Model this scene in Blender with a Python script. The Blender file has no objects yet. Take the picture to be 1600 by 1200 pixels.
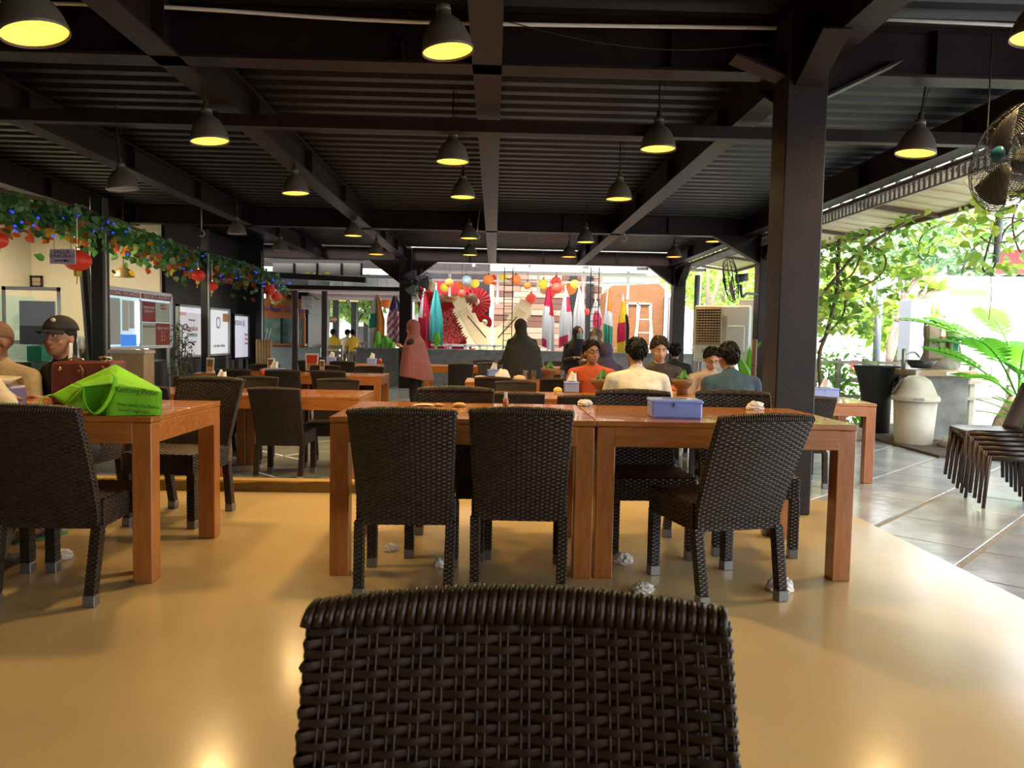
import bpy, bmesh, math, random
import numpy as np
from mathutils import Vector, Matrix
R = math.radians
random.seed(7)
S = bpy.context.scene
C = S.collection

# ---------------------------------------------------------------- camera
F, CH = 1200.0, 1.13            # focal length in photo pixels, camera height
def cam_axes(vx=772, vy=527, roll=.0195):
    dx, dy = vx-800, vy-600
    x0 = dx*math.cos(roll)+dy*math.sin(roll); y0 = -dx*math.sin(roll)+dy*math.cos(roll)
    p = math.atan2(-y0, F); w = math.atan2(-x0, F/math.cos(p))
    fw = Vector((math.sin(w)*math.cos(p), math.cos(w)*math.cos(p), -math.sin(p)))
    rt = Vector((math.cos(w), -math.sin(w), 0)); up = rt.cross(fw)
    c, s = math.cos(roll), math.sin(roll)
    return fw, rt*c+up*s, up*c-rt*s
FW, RT, UP = cam_axes()
cd = bpy.data.cameras.new('camera'); cam = bpy.data.objects.new('camera', cd); C.objects.link(cam)
cd.sensor_width = 36; cd.lens = 36*F/1600; cd.clip_start = .05; cd.clip_end = 400
cam.matrix_world = Matrix(((RT.x, UP.x, -FW.x, 0), (RT.y, UP.y, -FW.y, 0), (RT.z, UP.z, -FW.z, CH), (0, 0, 0, 1)))
cd.dof.use_dof = True; cd.dof.focus_distance = 4.2; cd.dof.aperture_fstop = 13
S.camera = cam
def ray(px, py): return FW+RT*((px-800)/F)-UP*((py-600)/F)
def onz(px, py, z):
    d = ray(px, py); return Vector((0, 0, CH))+d*((z-CH)/d.z)
def ony(px, py, y):
    d = ray(px, py); return Vector((0, 0, CH))+d*(y/d.y)
def onx(px, py, x):
    d = ray(px, py); return Vector((0, 0, CH))+d*(x/d.x)

# ---------------------------------------------------------------- world, sun, exposure
S.view_settings.view_transform = 'Standard'; S.view_settings.look = 'None'
S.view_settings.gamma = 1; S.view_settings.use_curve_mapping = False
S.view_settings.exposure = 0.25
wd = bpy.data.worlds.new('sky'); S.world = wd; wd.use_nodes = True
nt = wd.node_tree; bg = nt.nodes['Background']
sky = nt.nodes.new('ShaderNodeTexSky'); sky.sky_type = 'HOSEK_WILKIE'; sky.turbidity = 9; sky.ground_albedo = .4
sky.sun_direction = Vector((-.28, -.5, .8)).normalized()
mx = nt.nodes.new('ShaderNodeMix'); mx.data_type = 'RGBA'; mx.inputs[0].default_value = .72
nt.links.new(sky.outputs[0], mx.inputs[6]); mx.inputs[7].default_value = (.92, .97, 1, 1)   # thin overcast veil
nt.links.new(mx.outputs[2], bg.inputs[0]); bg.inputs[1].default_value = 4.7
sl = bpy.data.lights.new('sun', 'SUN'); sl.energy = 9; sl.angle = R(25); sl.color = (1, .96, .9)
so = bpy.data.objects.new('sun', sl); C.objects.link(so); so.location = (-8, -12, 24)
so.rotation_euler = (R(32), R(-16), 0)

# ---------------------------------------------------------------- helpers
MATS = {}
def mat(name, col, rough=.5, metal=0, col2=None, scale=8, stretch=(1, 1, 1), bump=0, bscale=None, emit=None, es=0,
        alpha=1, trans=0, spec=.5, sss=0, coat=0, detail=4, contrast=(.35, .65), rvar=0):
    """procedural material: base colour (mixed with col2 through noise), bump and optional emission"""
    if name in MATS: return MATS[name]
    m = bpy.data.materials.new(name); m.use_nodes = True; t = m.node_tree; n = t.nodes; b = n['Principled BSDF']
    def setc(c): return (c[0], c[1], c[2], 1)
    b.inputs['Base Color'].default_value = setc(col)
    b.inputs['Roughness'].default_value = rough; b.inputs['Metallic'].default_value = metal
    b.inputs['Specular IOR Level'].default_value = spec
    b.inputs['Coat Weight'].default_value = coat
    b.inputs['Alpha'].default_value = alpha; b.inputs['Transmission Weight'].default_value = trans
    tc = n.new('ShaderNodeTexCoord'); mp = n.new('ShaderNodeMapping'); mp.inputs['Scale'].default_value = stretch
    t.links.new(tc.outputs['Object'], mp.inputs[0])
    if col2 is not None or bump or rvar:
        nz = n.new('ShaderNodeTexNoise'); nz.inputs['Scale'].default_value = scale; nz.inputs['Detail'].default_value = detail
        t.links.new(mp.outputs[0], nz.inputs[0])
        if col2 is not None:
            rp = n.new('ShaderNodeValToRGB'); rp.color_ramp.elements[0].position = contrast[0]; rp.color_ramp.elements[1].position = contrast[1]
            rp.color_ramp.elements[0].color = setc(col); rp.color_ramp.elements[1].color = setc(col2)
            t.links.new(nz.outputs[0], rp.inputs[0]); t.links.new(rp.outputs[0], b.inputs['Base Color'])
        if rvar:
            mr = n.new('ShaderNodeMapRange'); mr.inputs[3].default_value = rough-rvar; mr.inputs[4].default_value = rough+rvar
            t.links.new(nz.outputs[0], mr.inputs[0]); t.links.new(mr.outputs[0], b.inputs['Roughness'])
        if bump:
            bn = n.new('ShaderNodeTexNoise'); bn.inputs['Scale'].default_value = bscale or scale*2; bn.inputs['Detail'].default_value = 3
            t.links.new(mp.outputs[0], bn.inputs[0])
            bp = n.new('ShaderNodeBump'); bp.inputs['Strength'].default_value = bump; bp.inputs['Distance'].default_value = .02
            t.links.new(bn.outputs[0], bp.inputs['Height']); t.links.new(bp.outputs[0], b.inputs['Normal'])
    if emit is not None:
        b.inputs['Emission Color'].default_value = setc(emit); b.inputs['Emission Strength'].default_value = es
    MATS[name] = m
    return m

def leafmat(name, col, col2=None):
    m = mat(name, col, .45, col2=col2 or tuple(c*.75 for c in col), scale=3)
    if 'tl' in m.node_tree.nodes: return m
    t = m.node_tree; b = t.nodes['Principled BSDF']; tl = t.nodes.new('ShaderNodeBsdfTranslucent'); tl.name = 'tl'; tl.inputs[0].default_value = (min(1, col[0]*1.5), min(1, col[1]*1.4), col[2], 1)
    mxs = t.nodes.new('ShaderNodeMixShader'); mxs.inputs[0].default_value = .45; out = t.nodes['Material Output']
    t.links.new(b.outputs[0], mxs.inputs[1]); t.links.new(tl.outputs[0], mxs.inputs[2]); t.links.new(mxs.outputs[0], out.inputs[0]); return m

class MB:
    """collects geometry for one mesh object"""
    def __init__(s): s.v = []; s.f = []; s.m = []; s.M = None
    def add(s, vs, fs, m=0):
        o = len(s.v)
        if s.M is not None: vs = [s.M @ Vector(p) for p in vs]
        s.v.extend([tuple(p) for p in vs]); s.f.extend([tuple(i+o for i in f) for f in fs]); s.m.extend([m]*len(fs)); return s
    def box(s, c, d, rz=0, m=0, rx=0, ry=0):
        hx, hy, hz = d[0]/2, d[1]/2, d[2]/2
        vs = [Vector((x, y, z)) for x in (-hx, hx) for y in (-hy, hy) for z in (-hz, hz)]
        if rz or rx or ry:
            Q = Matrix.Rotation(rz, 3, 'Z') @ Matrix.Rotation(ry, 3, 'Y') @ Matrix.Rotation(rx, 3, 'X'); vs = [Q @ p for p in vs]
        c = Vector(c)
        return s.add([p+c for p in vs], [(0, 1, 3, 2), (4, 6, 7, 5), (0, 4, 5, 1), (2, 3, 7, 6), (0, 2, 6, 4), (1, 5, 7, 3)], m)
    def bbox(s, c, d, b=.004, rz=0, m=0):
        """box with chamfered edges"""
        h = [x/2 for x in d]; b = min(b, min(h)*.9); bm = bmesh.new()
        for sx in (-1, 1):
            for sy in (-1, 1):
                for sz in (-1, 1):
                    bm.verts.new((sx*(h[0]-b), sy*(h[1]-b), sz*h[2])); bm.verts.new((sx*(h[0]-b), sy*h[1], sz*(h[2]-b))); bm.verts.new((sx*h[0], sy*(h[1]-b), sz*(h[2]-b)))
        bmesh.ops.convex_hull(bm, input=bm.verts[:]); bm.verts.index_update()
        Q = Matrix.Translation(c) @ Matrix.Rotation(rz, 4, 'Z')
        s.add([Q @ v.co for v in bm.verts], [[v.index for v in f.verts] for f in bm.faces], m); bm.free(); return s
    def tube(s, pts, r, n=8, m=0, cap=True, flat=1):
        pts = [Vector(p) for p in pts]; k = len(pts); rs = r if isinstance(r, (list, tuple)) else [r]*k
        vs = []; fs = []; ref = None
        for i, p in enumerate(pts):
            t = (pts[min(i+1, k-1)]-pts[max(i-1, 0)])
            t = t.normalized() if t.length > 1e-9 else Vector((0, 0, 1))
            if ref is None: ref = Vector((0, 0, 1)) if abs(t.z) < .9 else Vector((1, 0, 0))
            a = t.cross(ref).normalized(); ref = a.cross(t).normalized()
            for j in range(n):
                g = 2*math.pi*j/n; vs.append(p+a*(math.cos(g)*rs[i])+ref*(math.sin(g)*rs[i]*flat))
        for i in range(k-1):
            for j in range(n): fs.append((i*n+j, i*n+(j+1) % n, (i+1)*n+(j+1) % n, (i+1)*n+j))
        if cap: fs.append(tuple(range(n-1, -1, -1))); fs.append(tuple(range((k-1)*n, k*n)))
        return s.add(vs, fs, m)
    def lathe(s, prof, n=16, c=(0, 0, 0), m=0, sx=1, sy=1):
        vs = []; fs = []; c = Vector(c)
        for r, z in prof:
            for j in range(n): g = 2*math.pi*j/n; vs.append(c+Vector((math.cos(g)*r*sx, math.sin(g)*r*sy, z)))
        for i in range(len(prof)-1):
            for j in range(n): fs.append((i*n+j, i*n+(j+1) % n, (i+1)*n+(j+1) % n, (i+1)*n+j))
        return s.add(vs, fs, m)
    def sph(s, c, r, nu=14, nv=9, m=0, Q=None):
        r = (r, r, r) if not isinstance(r, (tuple, list)) else r; vs = []; fs = []; c = Vector(c)
        for i in range(nv+1):
            a = math.pi*i/nv
            for j in range(nu):
                g = 2*math.pi*j/nu; p = Vector((math.sin(a)*math.cos(g)*r[0], math.sin(a)*math.sin(g)*r[1], math.cos(a)*r[2]))
                vs.append(c+(Q @ p if Q else p))
        for i in range(nv):
            for j in range(nu): fs.append((i*nu+j, (i+1)*nu+j, (i+1)*nu+(j+1) % nu, i*nu+(j+1) % nu))
        return s.add(vs, fs, m)
    def grid(s, fn, nu, nv, m=0, mf=None):
        vs = [fn(i/nu, j/nv) for j in range(nv+1) for i in range(nu+1)]; o = len(s.f)
        fs = [(j*(nu+1)+i, j*(nu+1)+i+1, (j+1)*(nu+1)+i+1, (j+1)*(nu+1)+i) for j in range(nv) for i in range(nu)]
        s.add(vs, fs, m)
        if mf: s.m[o:] = [mf((i+.5)/nu, (j+.5)/nv) for j in range(nv) for i in range(nu)]
        return s
    def prism(s, poly, d, Q=None, m=0):
        """polygon in local xz, extruded by d along y"""
        n = len(poly); Q = Q or Matrix.Identity(4)
        vs = [Q @ Vector((x, -d/2, z)) for x, z in poly]+[Q @ Vector((x, d/2, z)) for x, z in poly]
        return s.add(vs, [tuple(range(n)), tuple(range(2*n-1, n-1, -1))]+[(i, i+n, (i+1) % n+n, (i+1) % n) for i in range(n)], m)
    def mesh(s, name, mats, smooth=False):
        me = bpy.data.meshes.new(name); me.from_pydata(s.v, [], s.f)
        for q in (mats if isinstance(mats, (list, tuple)) else [mats]): me.materials.append(q)
        if any(s.m): me.polygons.foreach_set('material_index', s.m)
        bm = bmesh.new(); bm.from_mesh(me); bmesh.ops.recalc_face_normals(bm, faces=bm.faces[:]); bm.to_mesh(me); bm.free()
        if smooth: me.polygons.foreach_set('use_smooth', [True]*len(me.polygons))
        return me
    def build(s, name, mats, parent=None, smooth=False, **k):
        return obj(name, s.mesh(name, mats, smooth), parent, **k)
def obj(name, me, parent=None, loc=None, rz=0, kind=None):
    o = bpy.data.objects.new(name, me); C.objects.link(o); o.parent = parent
    if loc is not None: o.location = loc
    if rz: o.rotation_euler.z = rz
    if kind: o['kind'] = kind
    return o
def tag(o, label, cat, group=None):
    o['label'] = label; o['category'] = cat
    if group: o['group'] = group
    return o
def thing(name, label, cat, loc=(0, 0, 0), rz=0, group=None):
    o = bpy.data.objects.new(name, None); C.objects.link(o); o.location = loc; o.rotation_euler = (0, 0, rz); o.empty_display_size = .1
    return tag(o, label, cat, group)
def copy_tree(o, parent=None):
    c = o.copy(); C.objects.link(c); c.parent = parent
    for ch in list(o.children): copy_tree(ch, c)
    return c
def dup(o, loc, rz, label, group=None):
    c = copy_tree(o); c.location = loc; c.rotation_euler = (0, 0, rz); c['label'] = label
    if group: c['group'] = group
    return c
def struct(name, mb, m, smooth=False, label=None):
    o = mb.build(name, m, None, smooth); o['kind'] = 'structure'
    if label: o['label'] = label
    return o
def text(parent, string, size, loc, rot, m, name='lettering', align='CENTER', sx=1, extrude=.0015, space=1):
    if '\n' in string:
        ls = string.split('\n'); up_ = Vector((0, 1, 0)); up_.rotate(__import__('mathutils').Euler(rot)); return [text(parent, l_, size, Vector(loc)+up_*(size*1.05*((len(ls)-1)/2-i_)), rot, m, name, align, sx, extrude, space) for i_, l_ in enumerate(ls)]
    cu = bpy.data.curves.new(name, 'FONT'); cu.body = string; cu.size = size; cu.align_x = align; cu.align_y = 'CENTER'; cu.extrude = extrude
    cu.space_character = space; cu.materials.append(m); cu.resolution_u = 3
    tmp = bpy.data.objects.new('tmp', cu); C.objects.link(tmp); me = bpy.data.meshes.new_from_object(tmp.evaluated_get(bpy.context.evaluated_depsgraph_get())); bpy.data.objects.remove(tmp)
    o = bpy.data.objects.new(name, me); C.objects.link(o); o.parent = parent; o.location = loc; o.rotation_euler = rot; o.scale = (sx, 1, 1)
    return o
def sine(a, b, t): return a+(b-a)*t
def lerp(a, b, t): return Vector(a)*(1-t)+Vector(b)*t
def crv(pts, k=6):
    """smooth path through points"""
    P = [Vector(p) for p in pts]; out = []
    for i in range(len(P)-1):
        p0, p1, p2, p3 = P[max(i-1, 0)], P[i], P[i+1], P[min(i+2, len(P)-1)]
        for q in range(k):
            t = q/k; out.append(.5*((2*p1)+(p2-p0)*t+(2*p0-5*p1+4*p2-p3)*t*t+(3*p1-p0-3*p2+p3)*t**3))
    return out+[P[-1]]
# ---------------------------------------------------------------- materials
BR = mat('dark_brown_steel', (.014, .0082, .0072), .42, col2=(.022, .0125, .0105), scale=5, bump=.06, bscale=60, spec=.25)
WOOD = mat('teak_wood', (.33, .108, .021), .24, col2=(.46, .175, .04), scale=5, stretch=(1.2, 9, 9), bump=.05, coat=.35, contrast=(.3, .75))
WICK = mat('dark_wicker', (.020, .012, .008), .36, col2=(.033, .020, .013), scale=30, spec=.4)
CAPM = mat('grey_metal_cap', (.20, .20, .21), .35, metal=.6)
FLOORM = mat('cream_epoxy', (.59, .445, .225), .17, col2=(.49, .365, .185), scale=.9, detail=8, bump=.03, bscale=2.5, rvar=.05, spec=.5)
SLAB = mat('grey_stone_slab', (.27, .295, .33), .19, col2=(.38, .405, .43), scale=2.2, detail=7, bump=.12, bscale=9, rvar=.08)
GROUT = mat('pebble_grout', (.20, .175, .15), .7, col2=(.34, .30, .25), scale=60, bump=.04)
WHITE = mat('white_paint', (.78, .78, .77), .45)
CREAM = mat('cream_wall_paint', (.70, .60, .42), .6, col2=(.66, .56, .40), scale=2)
DARK = mat('black_matt', (.012, .011, .011), .5)
CONC = mat('grey_concrete', (.20, .20, .195), .75, col2=(.29, .29, .28), scale=6, bump=.2)
PAVE = mat('pale_paving', (.55, .54, .52), .8, col2=(.47, .46, .45), scale=3)
SHEET = mat('dark_corrugated_sheet', (.011, .0105, .0105), .42, metal=.1, col2=(.016, .0155, .0155), scale=3)
GREY = mat('grey_paint', (.30, .31, .32), .5)
TERR, REAR = 2.39, -.17         # terrace edge in x, level of the lower floor
# ---------------------------------------------------------------- floor: raised terrace
fl = MB(); fl.box((-2.8, .25, -.085), (10.4, 10.4, .17)); struct('floor', fl, FLOORM)
curb = MB(); curb.box((-2.0, 5.5, .04), (7.6, .1, .08)); struct('floor_curb', curb, mat('brown_curb_paint', (.11, .060, .018), .4, col2=(.17, .10, .03), scale=5, bump=.1))
random.seed(3); ct = MB(); n = 90
for i in range(n):      # hand-painted yellow lip with an uneven lower edge
    x0, x1 = -5.8+7.6*i/n, -5.8+7.6*(i+1)/n
    d0 = .012+.010*math.sin(i*.9)*math.sin(i*.37); d1 = .012+.010*math.sin((i+1)*.9)*math.sin((i+1)*.37)
    ct.add([(x0, 5.447, .082), (x1, 5.447, .082), (x1, 5.447, .082-d1), (x0, 5.447, .082-d0), (x0, 5.552, .082), (x1, 5.552, .082)], [(0, 1, 2, 3), (0, 4, 5, 1)])
struct('trim_1', ct, mat('yellow_lip_paint', (.46, .30, .08), .35))
# lower floor: slabs at 45 degrees with pebble strips between them
base = MB(); base.box((0, 13, -.236), (20, 24, .12)); base.box((5.2, -2.0, -.236), (5.5, 6, .12)); lower = struct('floor_lower', base, GROUT)
g = .69; q = math.sqrt(.5)
sm = MB(); sm.bbox((0, 0, 0), (g-.045, g-.014, .03), .004); slabm = sm.mesh('slab', SLAB)
rest = MB(); cnt = 0; cand = []
for i in range(-26, 27):
    for j in range(-6, 60):
        w = (1.64+.485+.97*i); s_ = (8.85+.485+.97*(j-10))      # y-x and x+y at the slab centre
        x, y = (s_-w)/2, (s_+w)/2
        if not (-6.5 < x < 7.6 and .5 < y < 19): continue
        if x < TERR-.45 and y < 5.2: continue
        vis = (x > 2.0 and y < 10.5) or (x < 0 and y < 10)
        cand.append((not vis, y, x))
cand.sort()
for nv, y, x in cand:
    if not nv and cnt < 290:
        o = obj('slab', slabm, lower, (x, y, REAR-.015+random.uniform(-.0015, .0015)), R(-45)); cnt += 1
    else: rest.box((x, y, REAR-.015), (g-.045, g-.014, .03), R(-45))
rest.build('slab_rest', SLAB, lower, kind='stuff')
# ground outside
go = MB(); go.box((10, 60, -.36), (140, 120, .08)); struct('ground', go, PAVE)
# ---------------------------------------------------------------- roof
ZB = 2.97
cg = MB(); n = 0; prof = []
y = -5.2
while y < 18.9:                  # trapezoid decking, ribs across the hall
    prof += [(y, 3.36), (y+.10, 3.36), (y+.125, 3.30), (y+.225, 3.30)]; y += .25
vs = []; fs = []
for i, (yy, zz) in enumerate(prof):
    vs += [(-8.2, yy, zz), (4.9, yy, zz)]
    if i: fs.append((2*i-2, 2*i-1, 2*i+1, 2*i))
cg.add(vs, fs); cg.box((-1.65, 6.8, 3.42), (13.1, 24.2, .03)); struct('ceiling', cg, SHEET)
def ibeam(name, p, q, w=.19, h=.36, zb=ZB):
    """steel I section from p to q (plan points), underside at zb"""
    m = MB(); p, q = Vector(p), Vector(q); d = (q-p); L = d.length; a = math.atan2(d.y, d.x); c = (p+q)/2
    m.box((c.x, c.y, zb+.01), (L, w, .02), a); m.box((c.x, c.y, zb+h-.01), (L, w, .02), a); m.box((c.x, c.y, zb+h/2), (L, .012 if w > .15 else .01, h-.04), a)
    k = int(L//2.1)
    for i in range(1, k+1):
        u = p+d*(i/(k+1)); m.box((u.x, u.y, zb+h/2), (.012, w-.02, h-.04), a)
    return struct(name, m, BR)
for y in (-3.0, 5.42, 13.55, 19.3): ibeam('cross_beam', (-8, y), (4.85, y), h=.34)
for x in (-6.4, -4.3, -2.25, -.08, 2.1, 4.4): ibeam('roof_beam', (x, -5), (x, 19.3), w=.2 if x != 4.4 else .22, h=.30)
tb = MB(); tb.box((-1.75, 6.55, 2.88), (12.5, .1, .1)); tb.box((-1.75, 2.2, 2.9), (12.5, .1, .1)); struct('lamp_beam', tb, BR)
cw = MB(); cw.tube(crv([(-4.6, 5.20, 3.22), (-2.4, 5.20, 3.24), (-.6, 5.20, 3.19), (1.9, 5.20, 3.22)]), .013, 8); cw.tube([(2.3, 5.2, 3.3), (4.4, 5.2, 3.27)], .013, 8); cw.tube([(-.1, 5.2, 3.19), (-.06, 5.2, 3.19)], .018, 8)
tag(cw.build('conduit_pipe', WHITE, None, True), 'thin white conduit pipe running along the dark cross beam', 'pipe')
wr = MB(); wr.tube(crv([(.0, 5.15, 3.2), (.6, 5.15, 3.08), (1.2, 5.15, 3.04), (1.8, 5.15, 3.1)]), .004, 5); tag(wr.build('loose_wire', DARK), 'thin dark wire sagging across the face of the cross beam', 'wire')
# columns
def column(name, x, y, z0, w=.262, top=3.3, braces=(), d=None):
    m = MB(); m.bbox((x, y, (z0+top)/2), (w, d or w, top-z0), .008)
    for (dx, dy, L, H) in braces:      # haunch: tapered web with a flange along its slope
        a = math.atan2(dy, dx); m.M = Matrix.Translation((x, y, ZB)) @ Matrix.Rotation(a, 4, 'Z')
        e = w/2; m.prism([(e, .01), (e+L, .01), (e, -H)], .014); an = math.atan2(H, L); ln = math.hypot(L, H)
        m.box((e+L/2, 0, -H/2), (ln, .17, .016), 0, 0, 0, -an); m.M = None
    return struct(name, m, BR)
column('column', 1.97, 5.08, 0, .262, braces=((-1, 0, .32, .12), (1, 0, .50, .25), (0, 1, .5, .25), (0, -1, .4, .2)))
column('column', 4.74, 13.5, REAR, .27, braces=((-1, 0, .80, .45), (0, -1, .7, .4), (0, 1, .6, .4)))
column('column', 4.58, 19.2, REAR, .30, braces=((-1, 0, .62, .46), (0, -1, .9, .5)))
column('column', -2.20, 19.2, REAR, .30, braces=((-1, 0, .75, .55), (1, 0, .62, .46), (0, -1, .9, .55)))
column('column', -8.0, 5.4, REAR, .27); column('column', 4.5, -2.9, REAR, .27)
# eave overhang on the open side
ev = MB(); mesh_m = mat('grey_wire_mesh', (.42, .42, .42), .5); FIB = mat('yellowed_fibreglass', (.55, .47, .30), .5, col2=(.66, .60, .44), scale=2, trans=.45)
ev = MB()
for i in range(48):
    y0 = 1.2+i*.36; ev.box((5.2, y0, 2.93), (1.15, .355, .008), 0, 0, 0, R(7))
    ev.box((5.2, y0+.16, 2.945), (1.15, .05, .03), 0, 0, 0, R(7))
eo = struct('roof_overhang', ev, FIB)
er = MB()
for i in range(9): er.box((5.2, 1.6+i*2.1, 2.89), (1.2, .07, .05), 0, 0, 0, R(7))
er.box((5.78, 9.8, 2.84), (.06, 17.4, .07)); er.box((4.68, 9.8, 2.98), (.06, 17.4, .07)); er.build('overhang_frame', mat('rusty_brown_frame', (.09, .05, .035), .6), eo)
gm = MB()
for i in range(170): gm.box((4.62, 1.2+i*.103, 2.88), (.012, .05, .13))
gm.box((4.62, 9.9, 2.945), (.02, 17.5, .02)); gm.box((4.62, 9.9, 2.815), (.02, 17.5, .02)); gm.build('gutter_mesh', mesh_m, eo, kind='stuff')
# ---------------------------------------------------------------- walls
wl = MB(); wl.box((-8.25, 6.5, 1.6), (.12, 23.4, 3.6)); struct('wall_left', wl, CREAM)
wb = MB(); wb.box((-1.8, -5.2, 1.6), (13, .12, 3.6)); struct('wall_back', wb, mat('brown_back_wall', (.10, .06, .04), .6))
wk = MB(); wk.box((-6.85, 18.5, 1.6), (2.7, .1, 3.6)); wk.box((-6.1, 16.4, 1.55), (.08, 4.1, 3.4)); wk.box((-5.2, 20.15, 3.22), (6.0, .08, .75)); struct('wall_kitchen', wk, mat('dark_panel', (.02, .017, .016), .5))
wt = MB(); wt.box((-8.17, 12.5, .75), (.03, 9, 1.85)); struct('wall_tiles', wt, mat('pale_teal_tile', (.42, .60, .55), .25, col2=(.38, .55, .5), scale=4))
# low ledge wall at the far end and its white rail
lw = MB(); lw.box((1.3, 19.75, .30), (9.6, .22, .94)); lw.box((1.3, 19.72, .78), (9.7, .32, .05)); struct('wall_low', lw, CONC)
# ---------------------------------------------------------------- wicker chair
def ringpts(w, d, n, r=.012):
    """n points round a rounded rectangle w x d, with outward normals, evenly spaced"""
    per = 2*(w+d); out = []
    for i in range(n):
        s = per*i/n
        if s < w: p, nn = (-w/2+s, -d/2), (0, -1)
        elif s < w+d: p, nn = (w/2, -d/2+s-w), (1, 0)
        elif s < 2*w+d: p, nn = (w/2-(s-w-d), d/2), (0, 1)
        else: p, nn = (-w/2, d/2-(s-2*w-d)), (-1, 0)
        out.append((p, nn))
    return out
def weave(mb, rings, pitch_n, dep=.0024, rowh=.0098, sub=4):
    """rings: list of (centre, w, d, tilt matrix) from bottom to top; one woven strand per ring, over and under the stakes"""
    for k, (c, w, d, bow) in enumerate(rings):
        n = pitch_n*sub; pts = ringpts(w, d, n); vs = []; fs = []
        for i, (p, nn) in enumerate(pts):
            ph = math.cos(math.pi*(i/sub+k)); off = dep*ph*(1 if ph > 0 else .75)
            x, y = p[0]+nn[0]*off, p[1]+nn[1]*off
            y += bow*(1-(2*x/w)**2) if w else 0
            for h, e in ((-.5, -.0012), (0, .0014), (.5, -.0012)):
                vs.append((c[0]+x+nn[0]*e, c[1]+y+nn[1]*e, c[2]+h*rowh))
        for i in range(n):
            j = (i+1) % n
            for t in (0, 1): fs.append((i*3+t, j*3+t, j*3+t+1, i*3+t+1))
        mb.add(vs, fs)
def core(mb, rings, sh=.0058):
    vs = []; fs = []; N = 20
    for (c, w, d, bow) in rings:
        for s in range(N):
            u = s/(N/2-1) if s < N/2 else (N-1-s)/(N/2-1); x = (u-.5)*(w-2*sh); y = (-1 if s < N/2 else 1)*(d/2-sh)+bow*(1-(2*x/w)**2)
            vs.append((c[0]+x, c[1]+y, c[2]))
    for k in range(len(rings)-1):
        for s in range(N): fs.append((k*N+s, k*N+(s+1) % N, (k+1)*N+(s+1) % N, (k+1)*N+s))
    L = (len(rings)-1)*N
    fs += [tuple(range(N-1, -1, -1)), tuple(range(L, L+N))]
    mb.add(vs, fs)
def stakes(mb, rings, pitch_n, r=.0016):
    lo = rings[::6]+[rings[-1]]
    for i in range(1, pitch_n):
        for e in (-.004, .004):
            if len({ringpts(w, d, pitch_n)[i][1] for (c, w, d, bow) in lo}) > 1: continue
            pts = []
            for (c, w, d, bow) in lo:
                (p, nn) = ringpts(w, d, pitch_n)[i]; x = p[0]-nn[1]*e; y = p[1]+nn[0]*e+bow*(1-(2*p[0]/w)**2); pts.append((c[0]+x, c[1]+y, c[2]))
            mb.tube(pts, r, 4, cap=False)
def back_y(z): return -.205-.20*max(0, (z-.36)/.47)**1.25
def make_chair():
    t = thing('wicker_chair', 'chair', 'chair')
    m = MB(); rows = []; z = .315
    while z < .815: rows.append(((0, back_y(z), z), .405+.035*(z-.3)/.5, .036, -.022*min(1, (z-.3)/.3))); z += .0094
    core(m, rows); weave(m, rows, 42); stakes(m, rows, 42)
    zt = rows[-1][0][2]; w = rows[-1][1]        # braided top roll, slightly arched
    for i in range(42):                          # strands wrapped over the top edge
        pts = []
        for k in range(7):
            g = math.pi*k/6; x = (i+.5)/42*w-w/2+(k-3)*.0018; bow = -.022*(1-(2*x/w)**2)
            pts.append((x, back_y(zt)+bow-.0205*math.cos(g), zt-.004+.016*math.sin(g)+.014*(1-(2*x/w)**2)*math.sin(g)))
        m.tube(pts, .0062, 6, flat=1)
    m.build('backrest', WICK, t, True)
    m = MB(); rows = []; z = .315
    while z < .425: rows.append(((0, .015, z), .43, .42, 0)); z += .0094
    core(m, rows); weave(m, rows, 82); stakes(m, rows, 82)
    def top(u, v):
        k = math.cos(math.pi*u*22)*math.cos(math.pi*v*22); return ((u-.5)*.43, .015+(v-.5)*.42, .428+.0035*k+.006*(1-(2*u-1)**2)*(1-(2*v-1)**2))
    m.grid(top, 80, 80); m.build('seat', WICK, t, True)
    for sx in (-1, 1):
        for fr in (0, 1):
            m = MB(); rows = []; z = .055
            while z < .32:
                f = (z-.05)/.27
                rows.append(((sx*(.198-(0 if fr else .006*(1-f))), (.197 if fr else -.262+.055*f), z), .046 if fr else .042, .046 if fr else .042, 0)); z += .0094
            core(m, rows); weave(m, rows, 10, .0022)
            lg = m.build('leg', WICK, t, True)
            c = rows[0][0]; cp = MB(); cp.bbox((c[0], c[1]-(0 if fr else .004), .024), (.05, .05, .048), .003); cp.build('foot_cap', CAPM, lg)
    return t
CHAIR = make_chair(); chair_used = [False]
def chair(x, y, deg, label, group, z=0):
    if not chair_used[0]:
        chair_used[0] = True; c = CHAIR; c.location = (x, y, z); c.rotation_euler = (0, 0, R(deg)); c['label'] = label; c['group'] = group; return c
    return dup(CHAIR, (x, y, z), R(deg), label, group)
# deg 0 = sitter looks away from the camera; 180 = faces the camera
chair(-.375, 3.52, 1, 'black wicker chair at the joined table, before the folded paper napkin', 'wicker chairs')
nc = chair(.025, .40, 179.0, 'brown wicker chair standing alone in front of the two joined tables', 'wicker chairs'); nc.scale.z = 1.022
chair(.135, 3.62, -2, 'black wicker chair before the wooden toothpick holder on the joined table', 'wicker chairs')
chair(1.03, 3.50, 14, 'black wicker chair pulled askew before the large blue tissue box', 'wicker chairs')
chair(-.215, 4.07, 180, 'wicker chair pushed in across the table from the napkin and crumbs', 'wicker chairs')
chair(.83, 4.09, 181, 'wicker chair pushed in behind the large blue tissue box', 'wicker chairs')
chair(1.41, 4.17, 176, 'wicker chair pushed in behind the crumpled tissue near the square column', 'wicker chairs')
chair(-1.83, 3.38, 2, 'dark wicker chair with the pale sleeve resting on its back', 'wicker chairs')
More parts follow.
